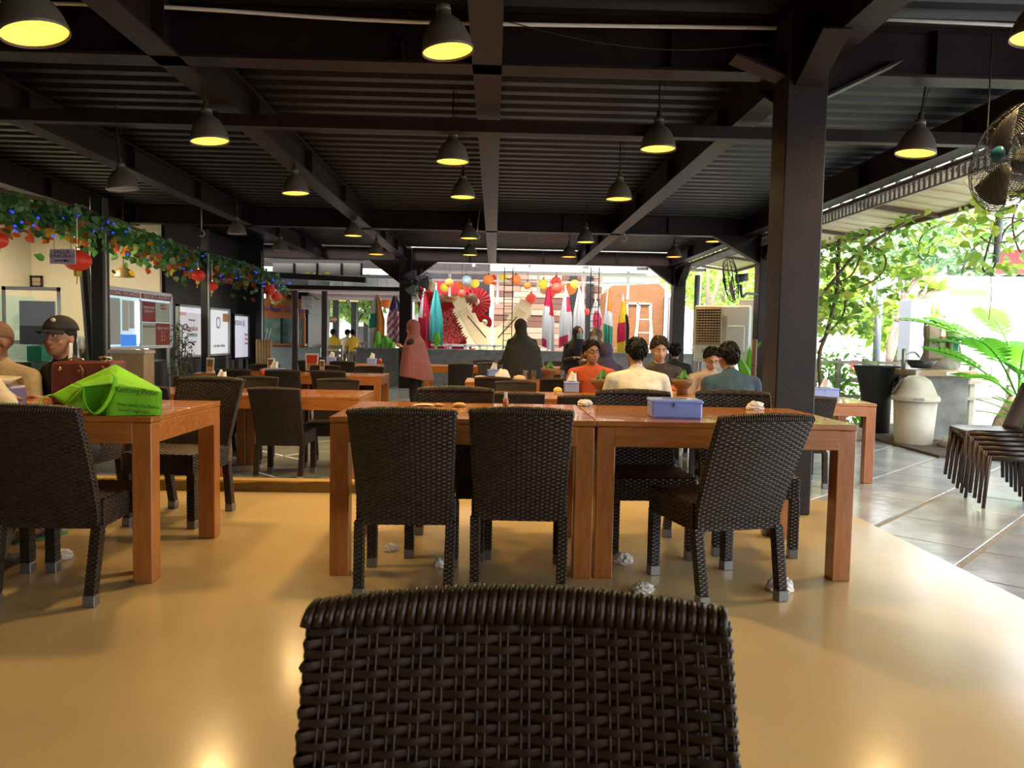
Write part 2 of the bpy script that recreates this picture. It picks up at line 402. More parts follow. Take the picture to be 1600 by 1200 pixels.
chair(-2.34, 3.36, 0, 'dark wicker chair that carries the diner in the cream shirt', 'wicker chairs')
chair(-1.88, 4.62, 172, 'dark wicker chair behind the green shopping bag table corner', 'wicker chairs')
chair(-2.62, 4.78, 172, 'dark wicker chair under the woman in the black cap', 'wicker chairs')
chair(-3.12, 4.78, 180, 'dark wicker chair under the man covering his face', 'wicker chairs')
# ---------------------------------------------------------------- tables
TW, TD = 1.235, .86
def make_table():
    t = thing('dining_table', 'table', 'table')
    n = 8; pw = TD/n; pm = MB(); pm.bbox((0, 0, 0), (TW, pw-.003, .026), .003); pme = pm.mesh('plank', WOOD)
    for i in range(n): obj('plank', pme, t, (0, -TD/2+pw*(i+.5), .737))
    for sy in (-1, 1): m = MB(); m.bbox((0, sy*(TD/2-.016), .675), (TW-.17, .028, .095), .003); m.build('apron', WOOD, t)
    for sx in (-1, 1): m = MB(); m.bbox((sx*(TW/2-.016), 0, .675), (.028, TD-.17, .095), .003); m.build('apron', WOOD, t)
    lm = MB(); lm.bbox((0, 0, .3605), (.088, .088, .721), .004); lme = lm.mesh('leg', mat('teak_leg', (.33, .105, .021), .3, col2=(.44, .165, .038), scale=5, stretch=(9, 9, 1.2), bump=.05, coat=.3, contrast=(.3, .75)))
    for sx in (-1, 1):
        for sy in (-1, 1): obj('leg', lme, t, (sx*(TW/2-.047), sy*(TD/2-.047), 0))
    return t
TABLE = make_table(); tu = [0]
def table(x0, y0, label, z=0, deg=0):
    """x0, y0: near corner"""
    p = (x0+TW/2, y0+TD/2, z)
    if not tu[0]: tu[0] = 1; TABLE.location = p; TABLE['label'] = label; TABLE['group'] = 'dining tables'; return TABLE
    return dup(TABLE, p, R(deg), label, 'dining tables')
table(-.755, 3.55, 'teak dining table with the toothpick holder and folded napkin on it')
table(.487, 3.56, 'teak dining table with the large blue tissue box on it')
table(-1.505-TW, 3.41, 'teak dining table with the green shopping bag and red handbag on it')
table(-1.51-2*TW, 3.41, 'teak dining table beside the man covering his face')
# lower floor
Z = REAR
table(-1.18-TW, 6.78, 'dark orange table end with a wicker chair before it beyond the curb', Z)
table(-1.185-2*TW, 6.78, 'teak table with a blue tissue box and a red sauce jar beyond the curb', Z)
table(-.13, 7.0, 'teak table where the man in the orange shirt is eating', Z)
table(-.125+TW, 7.0, 'teak table where the man in the teal shirt is eating', Z)
table(3.62-TW, 7.1, 'dark wooden table on the grey slabs with a blue tissue box', Z, -6)
table(-1.5-TW, 10.25, 'teak table end with the red menu card stand behind the wicker chairs', Z)
table(-1.505-2*TW, 10.25, 'teak table with tissue box and sauce jar near the lit display boards', Z)
table(-.35, 9.45, 'cluttered teak table being cleared by the woman in the black veil', Z)
table(-.345+TW, 9.45, 'teak table with a clay pot and drinking glasses beyond the diners', Z)
table(-1.28, 14.2, 'teak table behind the woman in the pink headscarf', Z)
table(-3.35, 14.0, 'far teak table with a small blue tissue box near the pale awning', Z)
table(.9, 14.3, 'far teak table near the low grey wall and flags', Z)
W = 'wicker chairs'
ch = [(-1.87, 6.98, 0, 'black wicker chair standing before the table just beyond the curb'), (-1.62, 7.66, 180, 'wicker chair pushed in at the far side of the curb table end'),
      (-2.95, 6.9, 0, 'wicker chair before the sauce jar table beyond the curb'), (-2.5, 7.8, 180, 'wicker chair behind the first blue tissue box beyond the curb'), (-3.15, 7.8, 180, 'wicker chair beside the potted shrub and the sauce jar table'),
      (.22, 6.9, 0, 'wicker chair tucked under the diners\' table near the lemon wedge'), (.74, 6.72, 2, 'wicker chair standing empty beside the man in the white shirt'),
      (1.22, 6.86, 0, 'wicker chair under the man in the white shirt'), (2.07, 6.9, 0, 'wicker chair under the man in the teal shirt'),
      (.24, 7.8, 180, 'empty wicker chair across from the lemon wedge and small tissue box'), (1.05, 8.22, 180, 'wicker chair under the man in the orange shirt'),
      (1.75, 8.22, 180, 'wicker chair under the smiling man in the dark t-shirt'), (2.36, 8.25, 180, 'wicker chair under the man with his hands before his face'),
      (2.83, 7.05, -6, 'wicker chair before the dark table on the grey slabs'), (3.0, 7.98, 174, 'wicker chair behind the tissue box on the grey slab table'),
      (.0, 9.38, 0, 'wicker chair before the cluttered table'), (.75, 9.34, 2, 'wicker chair before the clay pot on the table beyond the diners'),
      (-2.1, 10.2, 0, 'dark wicker chair before the menu card table'), (-2.7, 10.2, 3, 'dark wicker chair between the tissue box and the menu card'), (-3.3, 10.2, 0, 'dark wicker chair before the second sauce jar table'),
      (-1.85, 11.05, 180, 'wicker chair behind the red menu card'), (-2.5, 11.08, 180, 'wicker chair facing the hall behind the menu card table'), (-3.4, 11.1, 180, 'wicker chair near the lit display boards'),
      (-.62, 13.7, 8, 'black wicker chair standing beside the woman in the pink headscarf'), (.05, 13.6, 200, 'grey lit wicker chair turned sideways near the veiled woman'), (-.2, 15.2, 180, 'far wicker chair against the low grey wall'),
      (.5, 15.3, 180, 'far wicker chair below the golden wing'), (1.25, 15.2, 180, 'far wicker chair below the red and white flag'), (-3.2, 13.9, 0, 'far wicker chair before the small blue tissue box'), (-2.65, 13.9, 0, 'far wicker chair near the banana leaves'),
      (-3.3, 14.95, 180, 'far wicker chair under the awning'), (2.0, 14.2, 0, 'far wicker chair behind the seated man in black')]
for x, y, a, l in ch: chair(x, y, a, l, W, Z)
# ---------------------------------------------------------------- stacked plastic chairs
PLA = mat('brown_plastic', (.035, .022, .020), .32)
def plastic_chair():
    t = thing('plastic_chair', 'plastic chair', 'chair')
    m = MB()
    def seat(u, v): x = (u-.5)*.42; y = (v-.5)*.42; return (x, y, .43+.012*(2*u-1)**2-.02*(1-(2*u-1)**2)*(1-(2*v-1)**2)+(.012*(v-.85)/.15*-1 if v > .85 else 0))
    m.grid(seat, 14, 14); m.box((0, .205, .41), (.42, .012, .04)); m.box((0, -.205, .41), (.42, .012, .04)); m.box((.205, 0, .41), (.012, .42, .04)); m.box((-.205, 0, .41), (.012, .42, .04))
    m.build('seat', PLA, t, True)
    for sx in (-1, 1):
        for sy in (-1, 1):
            m = MB(); m.tube([(sx*.195, sy*.195, .425), (sx*.205, sy*.21, .2), (sx*.215, sy*.225, 0)], [.022, .017, .014], 6); m.build('leg', PLA, t, True)
    m = MB()
    def bk(u, v): return ((u-.5)*(.42-.05*v), -.20-.13*v-.03*math.sin(u*math.pi), .42+.40*v)
    m.grid(bk, 10, 8); o = m.build('backrest', PLA, t, True); md = o.modifiers.new('thick', 'SOLIDIFY'); md.thickness = .014
    return t
pc = plastic_chair(); pb = onz(1538, 797, REAR); pb = Vector((pb.x+.31, pb.y+.22, REAR))
for i in range(6):
    lab = 'brown plastic chair in the stack on the grey slabs, counted '+('first', 'second', 'third', 'fourth', 'fifth', 'sixth')[i]+' from the floor'
    p = (pb.x-.035*math.cos(R(-50))*i+.03*0, pb.y+.025*i, REAR+.036*i)
    if i == 0: pc.location = p; pc.rotation_euler = (0, 0, R(75)); pc['label'] = lab; pc['group'] = 'stacked plastic chairs'
    else: dup(pc, p, R(75), lab, 'stacked plastic chairs')
# ---------------------------------------------------------------- pendant lamps
LSH = mat('taupe_lamp_enamel', (.10, .083, .062), .4); LEM = mat('warm_lamp_diffuser', (1, .6, .12), .5, emit=(1, .47, .05), es=2.6); LOFF = mat('unlit_lamp_inside', (.55, .56, .58), .25, metal=.4)
def make_lamp(on):
    t = thing('pendant_lamp', 'lamp', 'lamp')
    m = MB(); m.lathe([(.040, .235), (.045, .20), (.062, .185), (.085, .165), (.115, .12), (.135, .07), (.146, .02), (.148, 0), (.143, 0), (.140, .02), (.128, .07), (.108, .118), (.08, .15), (.03, .17)], 28); m.build('shade', LSH, t, True)
    m = MB(); m.lathe([(0, .315), (.02, .315), (.02, .26), (.042, .255), (.042, .225), (0, .222)], 14); m.build('socket', LSH, t, True)
    m = MB(); m.tube([(0, 0, 0), (0, 0, 1)], .007, 6); m.tube(crv([(0, 0, 0), (.03, 0, .45), (.05, 0, .6), (.02, 0, 1)], 4), .003, 5); o = m.build('cord', DARK, t); o.location.z = .305
    m = MB(); m.lathe([(0, .030), (.07, .028), (.125, .022), (.1405, .012)], 24); m.build('diffuser', LEM if on else LOFF, t, True)
    return t
LP = {1: make_lamp(True), 0: make_lamp(False)}; lu = {0: 0, 1: 0}
def lamp(px, py, w, on, label, tilt=0, power=34):
    d = .296*F/w; p = ony(px, py, d)            # py: the shade's lower rim
    o = LP[on] if not lu[on] else copy_tree(LP[on]); lu[on] = 1
    o.location = p; o.rotation_euler = (0, R(tilt), random.uniform(0, 6)*0); o['label'] = label; o['group'] = 'pendant lamps'
    for c in o.children:
        if c.name.startswith('cord'): c.scale.z = max(.08, 3.33-p.z-.305)
    if on:
        ld = bpy.data.lights.new('bulb', 'SPOT'); ld.energy = power; ld.color = (1, .66, .28); ld.spot_size = R(150); ld.spot_blend = .6; ld.shadow_soft_size = .10
        lo = bpy.data.objects.new('bulb', ld); C.objects.link(lo); lo.parent = o; lo.location = (0, 0, -.01)
for a in [(55, 55, 98, 1, 'lit pendant lamp tilted towards the leafy garland at the high conduit', -14, 75), (700, 82, 80, 1, 'lit pendant lamp in front of the first cross beam, by the long beam', -7, 75),
          (1625, 60, 85, 1, 'lit pendant lamp above the big wire fan', 5, 35), (328, 222, 58, 1, 'lit pendant lamp on the thin bar above the leafy garland', -6), (707, 254, 51, 1, 'lit pendant lamp hanging beside the middle roof beam', 0),
          (1028, 234, 55, 1, 'lit pendant lamp on the thin bar near the square column', 0), (1430, 241, 60, 1, 'lit pendant lamp beyond the square column near the eave', 6), (462, 303, 42, 1, 'lit pendant lamp low between two sloping roof beams', -3),
          (723, 309, 39, 1, 'lit pendant lamp hanging lower than the one beside the middle beam', 0), (967, 312, 41, 1, 'lit pendant lamp above the hooked rod', 0), (192, 297, 46, 0, 'unlit pendant lamp over the leafy garland', -5),
          (552, 369, 28, 1, 'lit pendant lamp half hidden by the second big cross beam', 0, 25), (733, 373, 28, 1, 'lit pendant lamp tucked behind the second big beam by the rod', 0, 25), (915, 379, 28, 1, 'lit pendant lamp behind the second big beam above the flags', 0, 25),
          (1115, 378, 25, 1, 'lit pendant lamp in the corner by the knee brace', 0, 20), (588, 398, 25, 1, 'far lit pendant lamp above the striped flag', 0, 25), (734, 399, 24, 1, 'far lit pendant lamp above the red backdrop', 0, 25),
          (889, 402, 24, 1, 'far lit pendant lamp above the red and white flag', 0, 25), (1053, 402, 24, 1, 'far lit pendant lamp by the far corner column', 0, 25), (370, 366, 29, 0, 'unlit pendant lamp above the round lanterns', 0), (438, 393, 26, 0, 'unlit pendant lamp above the booth roof', 0)]: lamp(*a)
for x_, l in ((-1.7, 'added unseen pendant lamp warming the floor in front of the lone wicker chair'), (1.9, 'added unseen pendant lamp warming the pale floor beside the lone wicker chair')):  # lamps added out of view behind the camera, warming lone chair and floor
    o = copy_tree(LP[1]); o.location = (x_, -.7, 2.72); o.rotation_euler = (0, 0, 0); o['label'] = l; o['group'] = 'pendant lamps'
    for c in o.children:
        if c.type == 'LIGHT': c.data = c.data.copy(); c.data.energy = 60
for px, a, b, l in [(315, 325, 360, 'short rod with a hook under the beam beside the leafy garland'), (745, 318, 365, 'slanting rod with a hook under the beam by the middle lamps'), (975, 318, 368, 'thin rod with a hook under the beam before the ladder')]:
    p = ony(px+(6 if px == 745 else 0), a, 13.3); q_ = ony(px, b, 13.3); m = MB(); m.tube([p, q_], .012, 6); m.tube([p, (p.x, p.y, 3.36)], .008, 6); m.tube([q_+Vector((.05*math.sin(k*.5), 0, -.05+.05*math.cos(k*.5))) for k in range(9)], .012, 6); tag(m.build('hook_rod', GREY), l, 'hook')
# ---------------------------------------------------------------- things on the tables
BLUE = mat('blue_plastic', (.26, .36, .86), .25, col2=(.30, .41, .90), scale=3); TISS = mat('white_tissue', (.80, .79, .77), .9, bump=.3, bscale=20)
def crumple(c, r, seed, nu=18, nv=10, flat=.6):
    rnd = random.Random(seed); m = MB(); k = [(Vector((rnd.uniform(-1, 1), rnd.uniform(-1, 1), rnd.uniform(-1, 1))).normalized(), rnd.uniform(4, 9), rnd.uniform(0, 6)) for _ in range(7)]
    vs = []; fs = []
    for i in range(nv+1):
        a = math.pi*i/nv
        for j in range(nu):
            g = 2*math.pi*j/nu; d = Vector((math.sin(a)*math.cos(g), math.sin(a)*math.sin(g), math.cos(a))); q = 1+sum(.13*abs(math.sin(d.dot(n)*f+p)) for n, f, p in k)-.35
            p = d*(r*q); vs.append(Vector(c)+Vector((p.x, p.y, max(p.z*flat, -r*.35)+r*.35)))
    for i in range(nv):
        for j in range(nu): fs.append((i*nu+j, (i+1)*nu+j, (i+1)*nu+(j+1) % nu, i*nu+(j+1) % nu))
    m.add(vs, fs); return m
def tissue_box(x, y, z, label, w=.26, d=.14, h=.10, deg=0, tissue=True):
    t = thing('tissue_box', label, 'tissue box', (x, y, z), R(deg), 'blue tissue boxes')
    m = MB(); m.bbox((0, 0, h*.42), (w, d, h*.84), .008); m.build('body', BLUE, t); m = MB(); m.bbox((0, 0, h*.90), (w+.008, d+.008, h*.2), .006); m.box((0, -d/2-.005, h*.72), (.03, .006, .02)); l = m.build('lid', BLUE, t)
    m = MB(); m.box((0, 0, h*1.0+.001), (w*.5, .03, .002)); m.build('slot', DARK, l)
    if tissue:
        m = MB()
        def f(u, v): return ((u-.5)*.11*(1-.55*v)+.02*v, .012*math.sin(u*7)*(.4+v), h+.095*v+.012*math.sin(u*5+1)*v)
        m.grid(f, 12, 8); o = m.build('tissue', TISS, t, True); o.modifiers.new('t', 'SOLIDIFY').thickness = .003
    return t
TZ = .75; LZ = REAR+.75
tissue_box(.905, 3.80, TZ, 'large blue plastic tissue box standing on the joined tables', .245, .17, .092, -3, False)
b = onz(345, 611, LZ); tissue_box(b.x, b.y, LZ, 'blue tissue box with a raised tissue beyond the curb', .24, .15, .095, 8)
b = onz(428, 587, LZ); tissue_box(b.x, b.y, LZ, 'blue tissue box on the second row near the menu card', .24, .15, .095, 5)
b = onz(518, 568, LZ); tissue_box(b.x, b.y, LZ, 'small blue tissue box beside the menu card stand', .16, .14, .12)
b = onz(581, 569, LZ); tissue_box(b.x, b.y, LZ, 'far blue tissue box on the table near the striped flag', .17, .14, .11)
b = onz(894, 614, LZ); tissue_box(b.x, b.y+.1, LZ, 'square blue tissue box beside the lemon on the diners table', .145, .13, .11)
b = onz(1291, 621, LZ); tissue_box(b.x, b.y+.05, LZ, 'blue tissue box on the dark table over the grey slabs', .25, .14, .095, -6)
b = onz(771, 588, LZ); tissue_box(b.x, b.y+.1, LZ, 'blue tissue box among crumbs on the cluttered table', .17, .13, .09, 10)
# toothpick holder
p = onz(790, 637, TZ); t = thing('toothpick_holder', 'small wooden toothpick holder with paper slips on the joined table', 'holder', p)
m = MB(); m.lathe([(0, .0), (.015, 0), (.015, .05), (.0125, .05), (.0125, .01), (0, .01)], 14); m.build('cup', WOOD, t, True); m = MB()
for k in range(4): m.box((-.006+.004*k, .002*(k % 2), .05), (.008, .0015, .07), .3*k)
m.build('paper_slip', TISS, t)
m = MB(); pn = onz(662, 634, TZ); m.grid(lambda u, v: (pn.x+(u-.5)*.11, pn.y+(v-.5)*.10+.02*u, TZ+.003+.006*math.sin(u*3)), 6, 4); o = m.build('paper_napkin', mat('peach_paper', (.72, .52, .36), .8), None, True); o.modifiers.new('t', 'SOLIDIFY').thickness = .002
tag(o, 'flat peach coloured paper napkin lying on the joined table', 'napkin')
for k, (px, py, l) in enumerate([(686, 635, 'small bread crumb beside the paper napkin'), (718, 636, 'larger food scrap with a red smear on the joined table')]):
    q_ = onz(px, py, TZ); tag(crumple((q_.x, q_.y, TZ), .022+.008*k, 40+k, 12, 7, .4).build('food_scrap', mat('fried_scrap', (.50, .24, .06), .6, col2=(.62, .42, .16), scale=40), None, True), l, 'food scrap')
for k, (px, py, r, z, l) in enumerate([(914, 634, .035, TZ, 'crumpled white tissue at the seam of the joined tables'), (1180, 640, .038, TZ, 'crumpled white tissue near the square column on the table'), (1005, 924, .040, 0, 'crumpled tissue on the cream floor before the askew chair'),
                                    (1218, 922, .050, 0, 'largest crumpled tissue on the floor beside the askew chair leg'), (972, 878, .045, 0, 'torn tissue on the floor beneath the joined tables'), (690, 884, .035, 0, 'brownish tissue on the floor under the chair by the napkin'), (95, 873, .045, 0, 'scrap of tissue beside the sandalled foot'), (610, 860, .03, 0, 'yellowed scrap of paper on the floor under the table end')]):
    q_ = onz(px, py, z); tag(crumple((q_.x, q_.y, z), r, 11+k, 20, 12, .55+.2*(k % 2)).build('crumpled_tissue', TISS, None, False), l, 'tissue')
# brass ashtray dish
q_ = onz(1236, 654, TZ); t = thing('small_dish', 'small amber glass dish near the table corner', 'dish', (q_.x, q_.y, TZ)); m = MB(); m.lathe([(0, .004), (.03, .004), (.05, .018), (.054, .018), (.034, 0), (0, 0)], 20); m.build('bowl', mat('amber_glass', (.24, .08, .015), .15), t, True)
m = MB(); m.sph((.01, 0, .012), (.016, .012, .008), 8, 5); m.build('ash', mat('yellow_rind', (.6, .35, .05), .6), t, True)
# sauce jars and glasses
JAR = mat('red_sauce', (.45, .04, .015), .2); GLS = mat('clear_glass', (.9, .92, .92), .05, trans=.92); TEA = mat('orange_tea', (.75, .24, .03), .15, trans=.3)
def jar(px, py, label, dx=0):
    q_ = onz(px, py, LZ); t = thing('sauce_jar', label, 'jar', (q_.x+dx, q_.y, LZ), 0, 'sauce jars'); m = MB(); m.lathe([(0, 0), (.03, 0), (.032, .06), (.026, .075), (0, .075)], 14); m.build('jar', JAR, t, True); m = MB(); m.lathe([(.028, .075), (.028, .092), (0, .092)], 14); m.build('lid', mat('orange_lid', (.6, .2, .1), .4), t, True)
jar(326, 610, 'red sauce jar beside the blue tissue box beyond the curb'); jar(410, 588, 'red sauce jar beside the second blue tissue box'); jar(594, 568, 'far red sauce jar near the banana leaves')
def glass(px, py, label, tea=True, dy=0, h=.13):
    q_ = onz(px, py, LZ); t = thing('drinking_glass', label, 'glass', (q_.x, q_.y+dy, LZ), 0, 'drinking glasses'); m = MB(); m.lathe([(0, 0), (.028, 0), (.036, h), (.034, h), (.027, .006), (0, .006)], 16); m.build('tumbler', GLS, t, True)
    if tea: m = MB(); m.lathe([(0, .008), (.0255, .008), (.031, h*.75), (0, h*.75)], 16); m.build('drink', TEA, t, True)
    return t
glass(1088, 616, 'glass of orange tea between the white and teal shirts', True, .35); glass(950, 618, 'glass of iced tea beside the leaf-topped clay bowl', True, .2); glass(903, 612, 'glass of tea by the square tissue box', True, .25)
for px, l in ((820, 'empty glass with a straw on the cluttered table'), (833, 'empty glass in the middle of the cluttered table'), (851, 'clear glass left of the clay pot'), (877, 'clear glass right beside the clay pot')): glass(px, 593, l.replace('left of', 'close by'), False, -.1)
q_ = onz(873, 617, LZ); t = thing('lemon_half', 'yellow lemon half on the diners table by the tissue box', 'lemon', (q_.x, q_.y+.12, LZ)); m = MB(); m.sph((0, 0, .035), (.045, .04, .035), 14, 9); m.build('rind', mat('lemon_rind', (.68, .52, .14), .5), t, True); m = MB(); m.lathe([(0, .0), (.03, 0), (.05, .01), (0, .012)], 16); m.build('saucer', WHITE, t, True)
# leaf-lined clay bowls on wooden feet
CLAY = mat('brown_clay', (.13, .065, .028), .6, col2=(.22, .12, .05), scale=14, stretch=(1, 1, 6)); LEAF = mat('banana_leaf', (.05, .17, .03), .4, col2=(.09, .26, .05), scale=10)
def bowl(px, py, label, s=1.0, Y=None):
    q_ = ony(px, py, Y); t = thing('clay_bowl', label, 'bowl', (q_.x, q_.y, LZ), 0, 'leaf-lined bowls'); m = MB(); m.lathe([(0, 0), (.06*s, 0), (.055*s, .06), (.07*s, .075), (.105*s, .12), (.118*s, .165), (.108*s, .165), (.09*s, .13), (0, .11)], 22); m.build('bowl', CLAY, t, True)
    for k, a in enumerate((0, 1.9, 3.7)):
        m = MB(); m.grid(lambda u, v: ((u-.5)*.15*(1-v)+.03*math.cos(a)*v, .05*math.sin(a)*(1-v), .15+.10*v*s+.02*math.sin(u*3)), 5, 5); m.M = None; o = m.build('leaf', LEAF, t, True); o.rotation_euler.z = a; o.modifiers.new('t', 'SOLIDIFY').thickness = .003
bowl(940, 600, 'leaf-lined clay bowl between the orange and white shirts', 1.0, 7.5); bowl(1066, 600, 'leaf-lined clay bowl beside the smiling man', .95, 7.72); bowl(858, 580, 'leaf-lined clay pot on the table beyond the diners', .95, 9.9)
q_ = onz(1065, 618, LZ); t = thing('food_plate', 'plate of red sambal seafood before the teal shirt', 'plate', (q_.x, q_.y+.35, LZ)); m = MB(); m.lathe([(0, .006), (.08, .006), (.125, .02), (.128, .02), (.085, 0), (0, 0)], 24); m.build('plate', WHITE, t, True)
m = crumple((0, 0, .01), .075, 77, 22, 10, .5); m.build('sambal', mat('red_sambal', (.42, .05, .012), .35, col2=(.55, .16, .03), scale=30, bump=.4), t, True)
for k, (px, l) in enumerate(((752, 'heap of pale leftovers on the cluttered table'), (812, 'plate scraps beside the bending woman'), (785, 'crumpled white napkin standing among the leftovers'))):
    q_ = onz(px, 594, LZ); tag(crumple((q_.x, q_.y-.05+.05*k, LZ), .07+.01*(k == 2), 60+k, 18, 9, .45 if k < 2 else 1.1).build('leftovers' if k < 2 else 'napkin', TISS if k == 2 else mat('leftover_food', (.55, .38, .20), .7, col2=(.75, .65, .5), scale=40), None, True), l, 'leftovers' if k < 2 else 'napkin')
# menu card stands
def card(px, py, w, h, label, mats, dy=0):
    q_ = onz(px, py, LZ); t = thing('menu_card', label, 'menu card', (q_.x, q_.y+dy, LZ), R(6)); s_ = q_.y/F
    m = MB(); m.prism([(-w/2*.85, 0), (w/2*.85, 0), (w/2, h), (-w/2, h)], .02, Matrix.Rotation(R(-10), 4, 'X')); c = m.build('card', WHITE, t)
    m = MB(); m.prism([(-w*.36, h*.42), (w*.36, h*.42), (w*.40, h*.9), (-w*.40, h*.9)], .004, Matrix.Translation((0, -.012, 0)) @ Matrix.Rotation(R(-10), 4, 'X')); m.build('print', mats[0], c)
    m = MB(); m.prism([(-w*.34, h*.08), (w*.34, h*.08), (w*.36, h*.42), (-w*.36, h*.42)], .004, Matrix.Translation((0, -.012, 0)) @ Matrix.Rotation(R(-10), 4, 'X')); m.build('picture', mats[1], c)
REDP = mat('red_print', (.55, .03, .02), .4); FOODP = mat('food_print', (.45, .12, .03), .5, col2=(.7, .4, .12), scale=50)
card(487, 579, .20, .26, 'red and white menu card standing on the table', (REDP, FOODP)); card(423, 580, .10, .19, 'narrow menu card with a dark back near the lit boards', (CLAY, FOODP)); card(503, 580, .07, .17, 'narrow menu card beside the red menu card', (CLAY, FOODP)); card(328, 582, .10, .2, 'narrow card standing beside the potted shrub', (CLAY, FOODP))
# ---------------------------------------------------------------- left table: bag, handbag, food
GRN = mat('lime_nonwoven_fabric', (.22, .62, .012), .75, col2=(.17, .52, .01), scale=7, bump=.3, bscale=30)
B0 = onz(208, 650, TZ); t = thing('shopping_bag', 'lime green fabric shopping bag lying on its side on the table', 'bag', (B0.x, B0.y, TZ))
def bp(px, py, dy=0): return ony(px, py, B0.y+dy)-Vector((B0.x, B0.y, TZ))
A, B_, C_, D, E_, F_ = bp(166, 652, -.03), bp(253, 641, .03), bp(253, 612, .03), bp(180, 569, .10), bp(249, 606, .19), bp(176, 600, -.02)
A.z = max(A.z, .002); B_.z = .002; BK, BK2 = Vector((E_.x, E_.y, .002)), Vector((D.x-.02, D.y+.12, .002))
def quad(mb, p, q, r_, s_, n=10, w=.006, seed=0):
    """crinkled cloth patch p q r s"""
    def f(u, v):
        c = lerp(lerp(p, q, u), lerp(s_, r_, u), v); e = math.sin(math.pi*u)*math.sin(math.pi*v); return c+Vector((0, -1, .3))*(w*e*(math.sin(u*9+seed)+math.sin(v*7+u*4+seed*2)))
    mb.grid(f, n, n)
m = MB(); quad(m, A, B_, C_, F_, 10, .003, 1); quad(m, F_, C_, E_, D, 12, .005, 2); quad(m, B_, BK, E_, C_, 4, .002, 3); quad(m, BK, BK2, D, E_, 6, .004, 4)
H1, H2, H3 = bp(128, 604, -.02), bp(122, 640, -.03), bp(80, 617, .10); H4 = bp(102, 634, .02); H5 = bp(112, 600, .12)
H2.z = max(H2.z, .004); H4.z = max(H4.z, .01)
quad(m, F_, D, H5, H1, 8, .005, 5); quad(m, H1, H5, H3, H4, 8, .006, 6); quad(m, H2, H1, H4, H4, 6, .003, 7); quad(m, bp(150, 646, .10), A, F_, bp(140, 604, .06), 8, .006, 8); quad(m, H2, bp(150, 646, .10), bp(140, 604, .06), H1, 8, .006, 9)
bo = m.build('body', GRN, t, True); bo.modifiers.new('t', 'SOLIDIFY').thickness = .0025
m = MB(); quad(m, bp(130, 606, .0), bp(172, 602, .0), bp(170, 648, .04), bp(138, 646, .04), 8, .004, 3); m.build('lining', mat('dark_lime_fabric', (.10, .38, .008), .8), t, True)
for pts in ([(176, 584, -.03), (181, 592, -.04), (174, 615, -.04), (163, 635, -.04), (150, 646, -.04), (140, 642, -.04), (131, 625, -.03), (130, 608, -.02)], [(80, 617, .10), (70, 620, .09), (64, 628, .08), (63, 637, .06)]):
    m = MB(); m.tube(crv([bp(*q_) for q_ in pts], 6), .011, 8, flat=.3); m.build('handle', GRN, t, True)
INK = mat('dark_green_ink', (.02, .10, .008), .7); ang = math.atan2((B_-A).y, (B_-A).x)
def ink(s_, sz, px, py, dy, tilt=90, k=.85): p = bp(px, py, dy); text(t, s_, sz, p, (R(tilt), R(6), ang), INK, sx=k)
ink('Kantong Pintar', .034, 214, 611, -.03, 80, .85); ink('Bawa Sendiri Tas Belanja', .020, 217, 634, -.02); ink('Ramah Lingkungan', .020, 210, 642, -.025)
RLE = mat('maroon_leather', (.115, .026, .016), .35, col2=(.15, .035, .02), scale=20, bump=.1); GOLD = mat('pale_gold_metal', (.7, .6, .42), .25, metal=1)
t = thing('handbag', 'maroon leather handbag standing upright behind the shopping bag', 'handbag', (-2.05, 3.95, TZ), R(-4)); m = MB()
m.prism([(-.17, 0), (.17, 0), (.155, .225), (-.165, .215)], .13); bo = m.build('body', RLE, t); bo.modifiers.new('b', 'BEVEL').width = .012
m = MB(); m.prism([(-.06, .06), (.155, .06), (.15, .215), (-.055, .205)], .012, Matrix.Translation((0, -.072, 0))); m.build('front_pocket', RLE, t)
for x in (.0, .115): m = MB(); m.tube(crv([(x, -.082, .20), (x+.02, -.092, .17), (x+.015, -.088, .10)], 4), .010, 6, flat=.4); m.build('strap', RLE, t, True); m = MB(); m.box((x+.012, -.092, .175), (.03, .008, .008), .4); m.build('buckle', GOLD, t)
m = MB(); m.sph((-.115, -.068, .18), (.011, .006, .011), 10, 6); m.build('stud', GOLD, t, True)
m = MB(); m.tube([(.09+.03*math.cos(k*.4), -.02+.02*math.sin(k*.9), .232+.012*math.sin(k*.4)) for k in range(24)], .004, 6); m.build('chain', GOLD, t, True); m = MB(); m.tube([(-.06+.04*math.cos(k*.4), -.02, .225+.008*math.sin(k*.4)) for k in range(17)], .004, 6); m.build('chain', GOLD, t, True)
t = thing('food_box', 'lavender plastic box carrying a plate of noodles on the table', 'box', (-2.48, 3.72, TZ)); m = MB(); m.bbox((0, 0, .05), (.36, .24, .10), .01); m.build('box', mat('lavender_plastic', (.20, .19, .40), .4), t)
t = thing('noodle_plate', 'oval cream plate heaped with yellow fried noodles', 'plate', (-2.48, 3.70, TZ+.10)); m = MB(); m.lathe([(0, .006), (.12, .008), (.19, .045), (.195, .045), (.125, 0), (0, 0)], 32, sx=1.15, sy=.75); m.build('plate', mat('cream_ceramic', (.72, .62, .42), .3), t, True)
rn = random.Random(4); m = MB()
for k in range(70):
    a, r_ = rn.uniform(0, 6.28), rn.uniform(.0, .10); x, y = r_*math.cos(a)*1.1, r_*math.sin(a)*.7; b_ = rn.uniform(0, 6.28); z = .02+.035*(1-r_/.1)+rn.uniform(0, .012)
    m.tube(crv([(x-.03*math.cos(b_), y-.03*math.sin(b_), z), (x, y, z+.012), (x+.03*math.cos(b_), y+.03*math.sin(b_), z)], 3), .004, 5)
m.build('noodles', mat('yellow_noodle', (.62, .36, .06), .45), t, True, kind='stuff')
